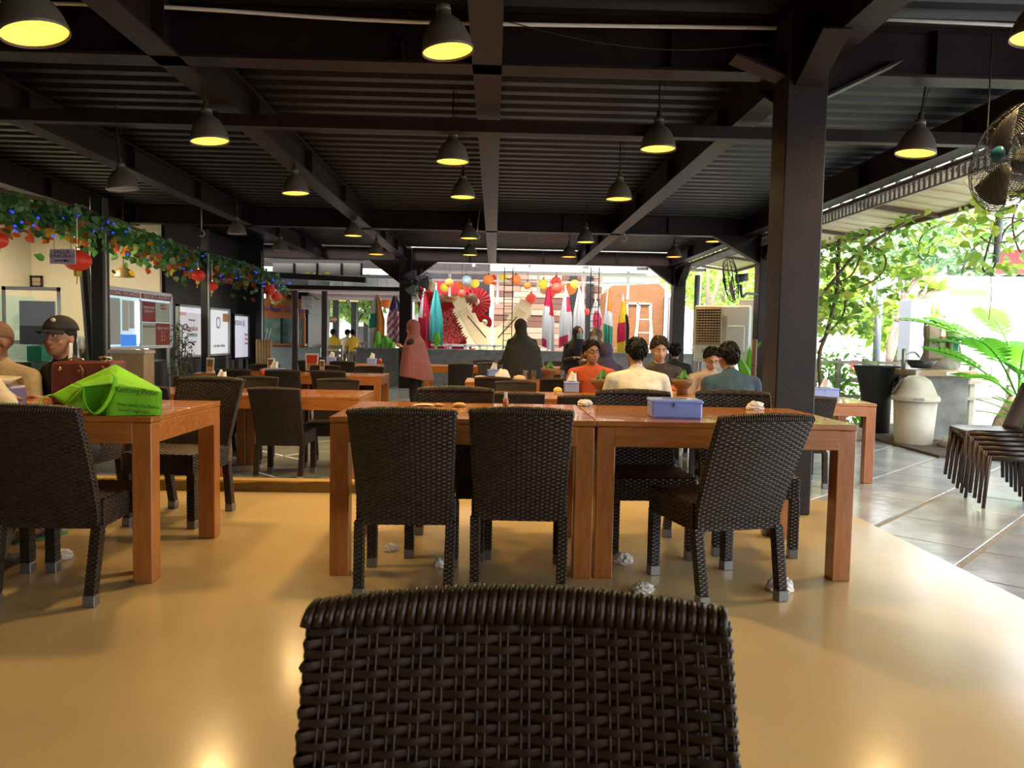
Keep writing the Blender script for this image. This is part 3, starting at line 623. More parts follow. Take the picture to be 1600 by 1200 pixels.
t = thing('red_case', 'small dark red leather case on the table beside the noodle plate', 'case', (-2.68, 3.98, TZ)); m = MB(); m.bbox((0, 0, .085), (.17, .09, .17), .015); m.build('case', RLE, t); m = MB(); m.box((0, -.046, .12), (.17, .004, .004)); m.build('seam', DARK, t)
# ---------------------------------------------------------------- people
SKIN = mat('brown_skin', (.29, .135, .072), .5, col2=(.33, .155, .085), scale=12, sss=.1); SKIN2 = mat('light_brown_skin', (.46, .26, .165), .5, col2=(.50, .29, .185), scale=12)
HAIR = mat('black_hair', (.006, .005, .005), .55, spec=.25, bump=.4, bscale=120, stretch=(1, 1, .3)); EYEW = mat('eye_white', (.7, .68, .65), .3); EYED = mat('eye_dark', (.01, .008, .007), .2); LIP = mat('lips', (.30, .10, .075), .45)
def cloth(name, c, c2=None): return mat(name, c, .8, col2=c2 or tuple(x*.8 for x in c), scale=14, bump=.25, bscale=22)
def cap(mb, a, b, ra, rb, n=10):
    a, b = Vector(a), Vector(b); mb.tube([a, a*.5+b*.5, b], [ra, (ra+rb)/2, rb], n); mb.sph(a, ra, n, 6); mb.sph(b, rb, n, 6)
def remesh(mb, name, vox, mats, segs, smooth=4, M=None):
    me = mb.mesh(name+'_src', mats); o = bpy.data.objects.new('tmp', me); C.objects.link(o)
    r = o.modifiers.new('r', 'REMESH'); r.mode = 'VOXEL'; r.voxel_size = vox; sm = o.modifiers.new('s', 'SMOOTH'); sm.iterations = smooth; sm.factor = .5
    dg = bpy.context.evaluated_depsgraph_get(); nm = bpy.data.meshes.new_from_object(o.evaluated_get(dg)); nm.name = name
    bpy.data.objects.remove(o); bpy.data.meshes.remove(me)
    nm.materials.clear()
    for q in mats: nm.materials.append(q)
    if segs:
        n = len(nm.polygons); c = np.empty(n*3, 'f'); nm.polygons.foreach_get('center', c); c = c.reshape(-1, 3); best = np.full(n, 1e9); mi = np.zeros(n, int)
        for a, b, ra, rb, k in segs:
            a, b = np.array(a, float), np.array(b, float); d = b-a; L = max(d@d, 1e-9); t = np.clip(((c-a)@d)/L, 0, 1); ds = np.linalg.norm(c-(a+t[:, None]*d), axis=1)-(ra+(rb-ra)*t)
            u = ds < best; best[u] = ds[u]; mi[u] = k
        nm.polygons.foreach_set('material_index', mi)
    nm.polygons.foreach_set('use_smooth', [True]*len(nm.polygons)); return nm
def person(label, x, y, z0, deg, pose='sit', lean=.1, hy=0, hp=0, hr=0, arms=None, top=None, bottom=None, skin=None, sleeve='short', hair='short', hairmat=None, face=True, vox=.011,
           H=1.0, legs=None, fingers=(), scarf=None, cape=.55, mask=None, glasses=False, wide=1, group=None, chest=1.0, shoes=None, hunch=0, neck=0):
    """local frame: +y is where the body faces, x to its right-hand side, origin on the floor under the pelvis"""
    t = thing('person', label, 'person', (x, y, z0), R(deg), group); t.scale = (H, H, H)
    skin = skin or SKIN; mats = [skin, top, bottom, shoes or DARK]; mb = MB(); sg = []
    def lim(a, b, ra, rb, k): cap(mb, a, b, ra, rb); sg.append((a, b, ra, rb, k))
    ph = .50 if pose == 'sit' else .88
    pel = Vector((0, 0, ph)); ch = pel+Vector((0, .34*math.sin(lean), .34*math.cos(lean))); nk = ch+Vector((0, .16*math.sin(lean+hunch), .16*math.cos(lean+hunch)))
    hc = nk+Vector((0, .035+.05*math.sin(lean+hunch*1.5), .132-neck))
    rings = [(pel+Vector((0, 0, -.09)), .13, .10), (pel, .165, .115), (lerp(pel, ch, .45), .145*chest, .105*chest), (ch, .175*chest, .115*chest), (lerp(ch, nk, .58), .19*chest, .098), (lerp(ch, nk, .80), .155, .085), (lerp(ch, nk, .97), .085, .068), (nk+Vector((0, .01, .02)), .060, .058)]
    vs = []; fs = []; N = 20
    for c, rx, ry in rings:
        for j in range(N): g = 2*math.pi*j/N; vs.append(c+Vector((rx*math.cos(g), ry*math.sin(g), 0)))
    for i in range(len(rings)-1):
        for j in range(N): fs.append((i*N+j, i*N+(j+1) % N, (i+1)*N+(j+1) % N, (i+1)*N+j))
    fs += [tuple(range(N-1, -1, -1)), tuple(range((len(rings)-1)*N, len(rings)*N))]; mb.add(vs, fs)
    sg.append((pel+Vector((0, 0, .04)), lerp(ch, nk, .80), .14, .085, 1)); sg.append((pel+Vector((0, 0, -.09)), pel+Vector((0, 0, -.02)), .14, .15, 2))
    lim(nk+Vector((0, 0, -.03)), hc+Vector((0, -.015, -.05)), .055, .05, 0)
    # head
    Q = Matrix.Rotation(hy, 3, 'Z') @ Matrix.Rotation(-hp, 3, 'X') @ Matrix.Rotation(hr, 3, 'Y')
    def hd(p): return hc+Q @ Vector(p)
    mb.sph(hd((0, -.012, .025)), (.076, .094, .098), 18, 12, 0, Q); mb.sph(hd((0, .028, -.04)), (.060, .066, .080), 16, 10, 0, Q); mb.sph(hd((0, .055, -.085)), (.034, .030, .026), 12, 8, 0, Q)
    mb.sph(hd((0, .096, -.025)), (.015, .020, .016), 10, 6, 0, Q); mb.sph(hd((0, .088, .0)), (.011, .015, .030), 10, 6, 0, Q)
    for sx in (-1, 1): mb.sph(hd((sx*.077, -.008, -.012)), (.010, .021, .031), 10, 6, 0, Q); mb.sph(hd((sx*.043, .060, -.028)), (.022, .018, .020), 10, 6, 0, Q)
    sg.append((hd((0, 0, .03)), hd((0, .03, -.06)), .10, .08, 0))
    # arms
    sh = [lerp(ch, nk, .40)+Vector((s*.190*min(1.12, chest), 0, 0)) for s in (-1, 1)]
    arms = arms or [None, None]
    for i, s in enumerate((-1, 1)):
        e, w = arms[i] if arms[i] else ((s*.25, .06, ph+.14), (s*.16, .30, ph+.20))
        e, w = Vector(e), Vector(w); a = sh[i]
        lim(lerp(ch, nk, .55)+Vector((s*.09, 0, 0)), a, .070, .066, 1)
        if sleeve == 'short': lim(a, lerp(a, e, .62), .064, .060, 1); lim(lerp(a, e, .55), e, .046, .040, 0); lim(e, w, .040, .027, 0)
        else: lim(a, e, .062, .052, 1); lim(e, lerp(e, w, .9), .050, .040, 1); lim(lerp(e, w, .85), w, .030, .027, 0)
        # hand: palm, four fingers, thumb
        d = (w-e).normalized(); f = fingers[i] if len(fingers) > i and fingers[i] else {}
        d = Vector(f.get('dir', d)).normalized(); nn = Vector(f.get('n', (0, 0, -1))); sd = d.cross(nn).normalized(); nn = sd.cross(d).normalized(); cu = f.get('curl', .5)
        pc = w+d*.045; lim(w, w+d*.02, .025, .028, 0)
        for k in (-1, 0, 1): lim(w+d*.02+sd*(k*.017), w+d*.085+sd*(k*.022), .016, .013, 0)
        for k in range(4):
            o = (k-1.5)*.021; L = (.030, .036, .034, .026)[k]; p0 = w+d*.085+sd*o; sp = sd*(o*.25)
            p1 = p0+(d*math.cos(cu*.5)+nn*math.sin(cu*.5))*L+sp*.5; p2 = p1+(d*math.cos(cu*1.3)+nn*math.sin(cu*1.3))*L*.8; p3 = p2+(d*math.cos(cu*2)+nn*math.sin(cu*2))*L*.65
            lim(p0, p1, .0095, .009, 0); lim(p1, p2, .009, .0082, 0); lim(p2, p3, .0082, .007, 0)
        ts = -s*f.get('thumb', 1); p0 = w+d*.03+sd*(ts*.028); p1 = p0+(d*.6+sd*ts*.7+nn*.3).normalized()*.035; p2 = p1+(d*.9+sd*ts*.2+nn*.4).normalized()*.03
        lim(p0, p1, .012, .0105, 0); lim(p1, p2, .0105, .008, 0)
    # legs
    for i, s in enumerate((-1, 1)):
        hip = pel+Vector((s*.085, 0, -.06))
        if legs: kn, an, toe = [Vector(q) for q in legs[i]]
        elif pose == 'sit': kn, an = Vector((s*.13, .40, .46)), Vector((s*.12, .36, .09)); toe = an+Vector((s*.02, .17, -.05))
        else: kn, an = Vector((s*.09, .02, .47)), Vector((s*.085, -.01, .08)); toe = an+Vector((s*.02, .17, -.045))
        lim(hip, kn, .088, .062, 2); lim(kn, an, .056, .038, 2); lim(an+Vector((0, 0, -.02)), toe, .042, .03, 3)
        lim(an+Vector((0, -.03, -.045)), an, .034, .036, 3)
    body = obj('body', remesh(mb, 'body', vox, mats, sg, 6), t)
    # features
    if face:
        for sx in (-1, 1):
            m = MB(); m.sph(hd((sx*.031, .083, .012)), (.0115, .007, .0052), 10, 6, 0, Q); m.sph(hd((sx*.031, .0885, .0115)), (.0055, .003, .0052), 8, 6, 1, Q); m.build('eye', [EYEW, EYED], t, True)
            m = MB(); m.tube([hd((sx*.014, .0945, .030)), hd((sx*.032, .0935, .035)), hd((sx*.050, .081, .030))], [.004, .0045, .003], 6); m.build('eyebrow', HAIR, t, True)
        if not mask:
            m = MB(); m.tube([hd((-.024, .082, -.062)), hd((-.010, .0915, -.059)), hd((.010, .0915, -.059)), hd((.024, .082, -.062))], [.003, .006, .006, .003], 8); m.tube([hd((-.018, .083, -.068)), hd((0, .0905, -.071)), hd((.018, .083, -.068))], [.003, .006, .003], 8); m.build('mouth', LIP, t, True)
    if hair:
        m = MB()
        def hs(u, v):
            g = 2*math.pi*u; fr = math.cos(g-math.pi/2)      # 1 at the forehead, -1 at the nape
            zmax = {'short': 1.72, 'thick': 1.78, 'long': 1.85, 'crop': 1.62}[hair]; zmin = {'short': .98, 'thick': 1.02, 'long': 1.0, 'crop': .86}[hair]
            lim_ = zmax+(zmin-zmax)*max(0, (fr+.35)/1.35)**2 if fr > -.35 else zmax+.62*min(1, (-fr-.35)/.5)
            a = lim_*v; k = 1.09+.06*max(0, math.cos(a))+.008*math.sin(u*97+v*5)*math.sin(v*11+u*31)
            if hair == 'thick': k += .09*max(0, math.cos(a))
            if hair in ('crop', 'long'): k = 1.03
            return hd((math.sin(a)*math.cos(g)*.077*k, -.012+math.sin(a)*math.sin(g)*.095*k, .025+math.cos(a)*.100*k))
        m.grid(hs, 36, 14)
        if hair == 'long':
            pts = [hd((0, -.06, .0)), hd((0, -.075, -.08)), hd((.02, -.085, -.18)), hd((.03, -.08, -.27))]; m.tube(crv(pts, 4), [.05]*7+[.042, .038, .032, .028, .02, .012], 10)
        if hair not in ('crop', 'long'):      # loose locks break up the outline
            hrn = random.Random(int(x*100)+int(y*10))
            for _ in range(420):
                u, v = hrn.random(), .10+.88*hrn.random()**.6; p0 = Vector(hs(u, v)); p1 = Vector(hs(u+hrn.uniform(-.03, .03), min(1.06, v+hrn.uniform(.07, .16)))); out_ = (p0-hd((0, -.012, .025))).normalized(); sd2 = (p1-p0).cross(out_).normalized()*.003
                m.add([p0-sd2, p0+sd2, p1+out_*hrn.uniform(.0, .0035)], [(0, 1, 2)])
        o = m.build('hair', hairmat or HAIR, t, True); sd_ = o.modifiers.new('thick', 'SOLIDIFY'); sd_.thickness = .012; sd_.offset = -1
    if scarf:
        m = MB(); m.sph(hd((0, -.03, .02)), (.097, .108, .116), 18, 12, 0, Q); m.sph(hd((0, -.012, -.055)), (.088, .088, .085), 16, 10, 0, Q)
        rg = [(hd((0, -.012, -.06)), .085, .085), (lerp(hc, nk, .75), .10, .10), (lerp(ch, nk, .72)+Vector((0, -.01, 0)), .19, .14), (ch, .245*wide, .17), (ch+Vector((0, -.02, -.22*cape/.55)), .28*wide, .20*wide), (ch+Vector((0, -.03, -.40*cape/.55)), .32*wide, .23*wide)]
        vs = []; fs = []; N = 28
        for i, (c, rx, ry) in enumerate(rg):
            for j in range(N): g = 2*math.pi*j/N; k = 1+.05*math.sin(g*5+1.2*i)*(i/5); dz = -.12*max(0, -math.sin(g))*(i/5)*cape; vs.append(c+Vector((rx*k*math.cos(g), ry*k*math.sin(g), dz)))
        for i in range(len(rg)-1):
            for j in range(N): fs.append((i*N+j, i*N+(j+1) % N, (i+1)*N+(j+1) % N, (i+1)*N+j))
        fs += [tuple(range(N-1, -1, -1)), tuple(range((len(rg)-1)*N, len(rg)*N))]; m.add(vs, fs)
        obj('headscarf', remesh(m, 'headscarf', .012, [scarf], None, 3), t)
    if mask:
        m = MB()
        def mk(u, v): a = (u-.5)*2.3; return hd((.072*math.sin(a), .030+.072*math.cos(a)+.012*math.sin(v*math.pi), -.012-.085*v))
        m.grid(mk, 12, 8); o = m.build('face_mask', mask, t, True)
    if glasses:
        m = MB()
        for sx in (-1, 1):
            m.tube([hd((sx*.034+.023*math.cos(k*.524), .102-.012*abs(math.cos(k*.524)*sx+.3), .010+.017*math.sin(k*.524))) for k in range(13)], .0022, 6, cap=False); m.tube([hd((sx*.056, .096, .014)), hd((sx*.080, .01, .012))], .002, 6)
        m.tube([hd((-.011, .103, .014)), hd((.011, .103, .014))], .002, 6); m.build('spectacles', DARK, t, True)
    t['_hc'] = list(hc); return t, hd
BLK = cloth('black_cloth', (.014, .013, .014)); DJ = cloth('dark_denim', (.03, .035, .05)); KH = cloth('khaki_cloth', (.16, .12, .08))
# diners at the far pair of tables (lower floor)
person('man in a white shirt seated with his back turned, short black hair', 1.285, 6.72, REAR, 3, lean=.16, top=cloth('white_shirt', (.66, .62, .52)), bottom=DJ, hair='short', face=False, chest=1.18, hy=.05, hunch=.1,
       arms=[((-.27, .12, .66), (-.14, .38, .80)), ((.29, .10, .68), (.16, .36, .84))], sleeve='short', vox=.010, H=1.05)
person('man in a dark teal shirt seated with his back turned, cropped hair', 2.165, 6.80, REAR, 8, lean=.2, top=cloth('teal_shirt', (.022, .060, .075), (.015, .035, .07)), bottom=DJ, hair='short', face=False, chest=1.15, hunch=.1, H=1.035, vox=.010)
person('man in an orange red t-shirt with spectacles looking aside', 1.08, 8.36, REAR, 165, lean=.10, hy=.55, top=cloth('orange_shirt', (.52, .085, .022)), bottom=KH, hair='short', glasses=True, skin=SKIN, vox=.009, chest=1.05, H=1.02)
person('smiling man in a dark striped t-shirt looking down at his food', 1.80, 8.36, REAR, 172, lean=.10, hy=.15, hp=.22, top=cloth('dark_tee', (.035, .025, .022), (.06, .045, .04)), bottom=DJ, hair='thick', skin=SKIN2, vox=.009, H=1.06, hairmat=mat('dark_brown_hair', (.035, .024, .018), .45, bump=.4, bscale=120))
person('man in a beige shirt eating with both hands raised before his face', 2.36, 8.40, REAR, 178, lean=.22, hp=.45, top=cloth('beige_shirt', (.42, .33, .25)), bottom=DJ, hair='short', skin=SKIN2, vox=.009, H=.99, glasses=True,
       arms=[((-.24, .26, .62), (-.08, .33, .86)), ((.27, .26, .62), (.10, .33, .87))], fingers=({'dir': (.75, .1, .5), 'n': (0, -1, 0), 'curl': .6}, {'dir': (-.85, .1, .35), 'n': (0, -1, 0), 'curl': .6}), sleeve='short')
person('man in a black shirt seated far off with his back turned', 2.68, 11.3, REAR, -12, lean=.12, top=BLK, bottom=BLK, hair='short', face=False, vox=.013)
person('seated companion in black leaning beside the far man in black', 2.25, 11.6, REAR, 120, lean=.3, top=BLK, bottom=BLK, hair='short', face=True, vox=.013, H=.9)
# standing women
person('standing woman in a dusty pink headscarf and black robe looking down at her phone', -1.12, 11.2, REAR, 75, 'stand', lean=.08, hp=.5, top=BLK, bottom=BLK, hair=None, scarf=cloth('pink_scarf', (.30, .105, .105)), cape=.62, sleeve='long', H=.93, vox=.012, skin=SKIN2,
       wide=1.12, arms=[((-.17, .08, 1.04), (-.05, .24, 1.20)), ((.17, .08, 1.04), (.05, .24, 1.20))])
person('woman in a long black veil bending over the cluttered table', .46, 11.1, REAR, 25, 'stand', lean=.30, hp=.5, top=BLK, bottom=BLK, hair=None, scarf=cloth('olive_black_veil', (.022, .019, .014)), cape=.75, wide=1.15, sleeve='long', H=.97, vox=.012, face=False,
       arms=[((-.24, .22, 1.0), (-.2, .48, .95)), ((.24, .22, 1.0), (.2, .48, .95))])
MASKT = cloth('teal_mask', (.25, .55, .50)); MASKG = cloth('grey_mask', (.55, .50, .48))
person('woman in a navy headscarf with a teal face mask', 1.36, 12.6, REAR, 195, 'stand', lean=.05, hy=.1, top=cloth('navy_cloth', (.02, .02, .035)), bottom=BLK, hair=None, scarf=cloth('navy_scarf', (.022, .02, .036)), sleeve='long', H=.92, vox=.012, mask=MASKT, skin=SKIN2)
person('woman in a brown headscarf and olive jacket with a pale mask', 1.60, 11.9, REAR, 160, 'stand', lean=.15, hy=-.3, top=cloth('olive_jacket', (.15, .145, .045)), bottom=BLK, hair=None, scarf=cloth('brown_scarf', (.14, .09, .065)), cape=.25, sleeve='long', H=.90, vox=.012, mask=MASKG, skin=SKIN2)
person('seated woman in a purple headscarf behind the man in the orange shirt', 1.50, 10.35, REAR, -20, lean=.12, top=cloth('plum_cloth', (.06, .035, .075)), bottom=BLK, hair=None, scarf=cloth('purple_scarf', (.055, .04, .10)), sleeve='long', H=1.0, vox=.012, face=False)
# people at the terrace table
pt, hd = person('woman in a black cap and black shirt with a white mask hanging from her ear', -2.50, 4.66, 0, 150, lean=.12, hy=.36, hp=-.02, top=BLK, bottom=DJ, hair='long', skin=SKIN, vox=.0075, sleeve='short', shoes=SKIN, H=.955,
       legs=[((-.20, .36, .46), (-.33, .36, .085), (-.33, .53, .045)), ((.13, .40, .46), (.10, .30, .085), (.10, .47, .045))], arms=[((-.27, .05, .64), (-.20, .30, .76)), ((.27, .08, .66), (.10, .32, .76))])
CAPB = cloth('black_cap_cloth', (.016, .015, .015)); m = MB()
def dome(u, v):
    g = 2*math.pi*u; a = 1.5*v; return hd((math.sin(a)*math.cos(g)*.094, -.010+math.sin(a)*math.sin(g)*.112, .042+math.cos(a)*.098))
m.grid(dome, 28, 9); cp = m.build('cap', CAPB, pt, True); cp.modifiers.new('t', 'SOLIDIFY').thickness = .006
m = MB()
def brim(u, v): a = (u-.5)*2.1; r = 1+.75*v*math.cos(a*.75); return hd((.088*math.sin(a)*(1+.05*v), -.010+.104*math.cos(a)*r, .052-.016*v-.02*(math.sin(a)**2)*v))
m.grid(brim, 18, 6); b_ = m.build('brim', CAPB, cp, True); b_.modifiers.new('t', 'SOLIDIFY').thickness = .006
m = MB(); m.sph(hd((-.02, .082, .105)), (.022, .012, .014), 12, 6, 0); m.build('emblem', mat('cap_emblem', (.5, .5, .46), .5), cp, True)
m = MB(); m.grid(lambda u, v: hd((-.086-.006*math.sin(v*3), .012+.03*(u-.5)+.02*v, -.03-.15*v)), 4, 8); o = m.build('hanging_mask', mat('white_mask', (.62, .60, .55), .8), pt, True); o.modifiers.new('t', 'SOLIDIFY').thickness = .004
for A_, B_ in (((-.33, .36), (-.33, .53)), ((.10, .30), (.10, .47))):   # flip-flops
    A_, B_ = Vector(A_), Vector(B_); d_ = (B_-A_).normalized(); r_ = Vector((d_.y, -d_.x))
    def sp(a, b, z): p = A_+d_*b+r_*a; return (p.x, p.y, z)
    m = MB(); m.grid(lambda u, v: sp((u-.5)*(.070+.03*math.sin(v*3.1)), -.07+v*.29, .014), 6, 12); o = m.build('flip_flop', mat('green_rubber', (.06, .16, .085), .6), pt, True); o.modifiers.new('t', 'SOLIDIFY').thickness = .020
    q_ = MB(); q_.tube(crv([sp(-.045, .04, .02), sp(-.028, .10, .07), sp(0, .16, .05), sp(.028, .10, .07), sp(.045, .04, .02)], 4), .006, 6); q_.build('strap', MATS['green_rubber'], o, True)
person('man with a shaved head covering his face with one hand', -2.87, 4.60, 0, 172, lean=.10, hy=-.35, hp=.15, top=cloth('tan_shirt', (.52, .40, .22)), bottom=DJ, hair='crop', skin=SKIN, vox=.0075, H=.93, hairmat=mat('shaved_scalp', (.20, .10, .055), .55, bump=.2, bscale=200),
       arms=[((-.26, .10, .66), (-.12, .33, .80)), ((.27, .26, .84), (.14, .225, 1.10))], fingers=(None, {'dir': (-.97, -.02, .12), 'n': (0, -1, 0), 'curl': .2}))
person('diner in a cream long-sleeved shirt resting an arm over the next chair back', -2.36, 3.36, 0, 4, lean=-.06, top=cloth('cream_shirt', (.62, .56, .42)), bottom=KH, hair='short', face=True, vox=.009, sleeve='long', H=.97,
       legs=[((-.13, .38, .46), (-.14, .12, .085), (-.15, .28, .045)), ((.13, .38, .46), (.14, .10, .085), (.15, .26, .045))], arms=[((-.28, .15, .70), (-.15, .40, .80)), ((.47, -.40, .83), (.34, -.16, .86))])
# staff behind the counters
person('kitchen worker in a white shirt seen from behind the counter glass', -7.0, 12.9, REAR, 60, 'stand', top=cloth('white_uniform', (.6, .56, .5)), bottom=BLK, hair='short', vox=.014, H=.9, face=False)
person('second kitchen worker standing by the black post', -6.8, 13.3, REAR, 40, 'stand', top=cloth('pale_uniform', (.5, .42, .36)), bottom=BLK, hair='short', vox=.014, H=.88, face=False)
# ---------------------------------------------------------------- left side: counters, display boards, garland
def leafmesh(mb, c, d, n, s, m=0, w=.62):
    """one pointed leaf of four triangles, folded along its midrib"""
    d = Vector(d).normalized(); sd = d.cross(Vector(n)); sd = sd.normalized() if sd.length > 1e-6 else Vector((1, 0, 0)); nn = sd.cross(d); c = Vector(c)
    if w > .5: mb.add([c, c+d*s*.08+sd*s*w*.36+nn*s*.05, c+d*s*.45+sd*s*w*.5+nn*s*.09, c+d*s, c+d*s*.45-sd*s*w*.5+nn*s*.09, c+d*s*.08-sd*s*w*.36+nn*s*.05, c+d*s*.5], [(0, 1, 2, 6), (6, 2, 3), (6, 3, 4), (0, 6, 4, 5)], m)
    else: mb.add([c, c+d*s*.4+sd*s*w*.5+nn*s*.08, c+d*s, c+d*s*.4-sd*s*w*.5+nn*s*.08, c+d*s*.45], [(0, 1, 4), (1, 2, 4), (2, 3, 4), (3, 0, 4)], m)
def leaves(n, fn, s, seed, mb=None, nm=1, w=.62, droop=.5):
    rn = random.Random(seed); mb = mb or MB()
    for _ in range(n):
        c = fn(rn); a = rn.uniform(0, 6.28); d = Vector((math.cos(a), math.sin(a), rn.uniform(-1.2, .5)-droop+.3)); nn = Vector((rn.uniform(-.6, .6), rn.uniform(-.9, .2), rn.uniform(.2, 1)))
        leafmesh(mb, c, d, nn, s*rn.uniform(.6, 1.25), rn.randrange(nm), w)
    return mb
IVY = [leafmat('ivy_green', (.07, .20, .05)), leafmat('ivy_pale', (.20, .36, .14)), leafmat('ivy_dark', (.03, .10, .035)), leafmat('autumn_leaf', (.45, .08, .02)), leafmat('yellow_leaf', (.6, .36, .04))]
gx = -5.35
gl = thing('ivy_garland', 'artificial ivy garland with red leaves and blue bulbs over the counters', 'garland', (gx, 14.5, 2.2))
def gtop(y): return 2.44-.06*math.sin(y*.55)+(.28 if 10 < y < 17 else .28*max(0, 1-abs(y-(10 if y < 13 else 17))/2.5))*.6
m = MB()
rn = random.Random(5)
for k in range(4200):
    y = rn.uniform(7.6, 22.5); tp = gtop(y); z = tp-abs(rn.gauss(0, .19)) if y < 19 else tp-.25-abs(rn.gauss(0, .12)); red = rn.random() < (.34 if z < tp-.24 else .05)
    mi = (3 if rn.random() < .7 else 4) if red else rn.choice((0, 0, 0, 1, 1, 2)); a = rn.uniform(0, 6.28)
    leafmesh(m, (gx-gx+rn.gauss(0, .07), y-14.5, z-2.2), (math.cos(a)*.6, math.sin(a)*.6, rn.uniform(-1.4, .3)), (rn.uniform(.3, 1), rn.uniform(-1, -.1), rn.uniform(0, .7)), rn.uniform(.075, .13), mi, .95)
m.build('ivy_leaves', IVY, gl, kind='stuff')
m = MB(); m.tube(crv([(0, y-14.5, gtop(y)-2.2+.03) for y in (7.6, 10, 12, 14, 16, 18)], 4), .025, 7); m.tube(crv([(.03, y-14.5, gtop(y)-2.2-.1+.05*math.sin(y*3)) for y in (7.6, 10, 12, 14, 16, 18, 20, 22.5)], 4), .012, 6); m.build('vine_stem', mat('bark_brown', (.09, .055, .03), .8), gl, True)
m = MB()
for k in range(95): y = rn.uniform(7.6, 20); m.sph((.10+rn.uniform(-.05, .05), y-14.5, gtop(y)-2.2-rn.uniform(.02, .42)), .015, 8, 5)
m.build('blue_bulbs', mat('blue_bulb', (.02, .03, .9), .3, emit=(.02, .04, 1), es=1.6), gl, True, kind='stuff')
POST = mat('black_post', (.012, .011, .011), .4); STEEL = mat('steel_edge', (.42, .43, .45), .35, metal=.7)
def post(name, label, px, Y, w=.16, z1=3.0, m_=POST, strip=True, z0=REAR):
    q_ = ony(px, 540, Y); t = thing(name, label, 'post', (q_.x, q_.y, z0)); m = MB(); m.bbox((0, 0, (z1-z0)/2), (w, w, z1-z0), .006); m.build('shaft', m_, t)
    if strip: m = MB(); m.box((w/2+.012, -w*.3, (z1-z0)/2-.2), (.02, .03, z1-z0-.5)); m.build('edge_strip', STEEL, t)
post('booth_post', 'black post between the kitchen opening and the lit display case', 158, 10.6, .17, 2.9); post('booth_post', 'slim black post between two white poster boards', 321, 14.1, .12, 2.97); post('booth_post', 'black post beside the orange booth', 405, 17.6, .13, 2.97)
t = thing('booth_post', 'leaning dark post behind the red lantern', 'post', (ony(150, 560, 10.9).x, 10.9, REAR)); m = MB(); m.tube([(0, 0, 0), (-.17, 0, 2.6)], .07, 8); m.build('shaft', POST, t)
# lit display case and poster boards (facing the hall, +x)
def board(name, label, Y0, Y1, z0, z1, frame, lit, panels=(), x=-5.5, writing=()):
    t = thing(name, label, 'board', (x, (Y0+Y1)/2, z0)); L, Hh = Y1-Y0, z1-z0
    m = MB()
    for zz in (.02, Hh-.02): m.box((0, 0, zz), (.06, L, .04))
    for yy in (-L/2+.02, L/2-.02): m.box((0, yy, Hh/2), (.06, .04, Hh))
    m.build('frame', frame, t); m = MB(); m.box((-.02, 0, Hh/2), (.02, L-.06, Hh-.06)); m.build('panel', lit, t)
    for (u0, u1, v0, v1, mm, nm) in panels:
        m = MB(); m.box((.0, -L/2+L*(u0+u1)/2, Hh*(v0+v1)/2), (.012, L*(u1-u0), Hh*(v1-v0))); m.build(nm, mm, t)
    for (s_, u, v, sz, mm, k) in writing: text(t, s_, sz, (.009, -L/2+L*u, Hh*v), (R(90), 0, R(90)), mm, sx=k)
    for yy in (-L/2+.05, L/2-.05): m = MB(); m.box((-.03, yy, -(z0-REAR)/2), (.04, .04, z0-REAR)); m.build('leg', STEEL, t)
    return t
LITW = mat('lit_white_panel', (.8, .82, .84), .4, emit=(.9, .95, 1), es=.42); CYL = mat('lit_cyan_panel', (.55, .7, .75), .4, emit=(.65, .9, 1), es=.5); MAR = mat('maroon_print', (.32, .03, .03), .5); SAGE = mat('sage_print', (.52, .56, .48), .5); BLUP = mat('blue_print', (.05, .2, .65), .5, emit=(.05, .3, 1), es=.5); TUBE = mat('tube_light', (1, 1, 1), .4, emit=(.8, .95, 1), es=4); PRW = mat('white_print', (.75, .75, .72), .5); PRG = mat('grey_print', (.16, .17, .17), .5); PRR = mat('red_print_text', (.5, .06, .04), .5)
z0 = ony(170, 547, 10.9).z; z1 = ony(170, 445, 10.9).z; ye = 5.5*F/(772-274)*.985
Y0, Y1 = 10.95, 13.25
board('display_case', 'lit display case with maroon title strips and price sheets', Y0, Y1, z0, z1, WHITE, CYL,
      [(.02, .5, .86, .95, MAR, 'title_strip'), (.52, .98, .86, .95, MAR, 'title_strip'), (.04, .22, .08, .82, mat('pale_paper', (.60, .66, .62), .6), 'price_sheet'), (.23, .44, .05, .24, BLUP, 'blue_backing'), (.25, .33, .30, .80, PRW, 'price_sheet'), (.34, .41, .34, .80, PRW, 'price_sheet'), (.455, .48, .1, .8, TUBE, 'tube_light'), (.49, .515, .03, .84, STEEL, 'divider'),
       (.53, .73, .46, .82, MAR, 'poster'), (.74, .97, .46, .82, SAGE, 'poster'), (.53, .73, .05, .45, SAGE, 'poster'), (.74, .97, .05, .45, MAR, 'poster')],
      writing=[('WEDDING ORGANIZER', .26, .905, .085, PRW, 1.15), ('DJAKARTA ALBUM-4', .75, .905, .085, PRW, 1.2), ('PERNIKAHAN\nSEJAKARTA', .63, .68, .055, PRW, 1.2), ('PAKET A\nMENU 2', .86, .74, .05, PRR, 1.2), ('DATA LENGKAP', .63, .38, .05, PRG, 1.2), ('MENU  PAKET\n5   5\n8   4\n6   4', .855, .25, .06, PRW, 1.2)])
zt = lambda y: ony(772-5.5/y*F, 466+(y-13.6)*9, y).z
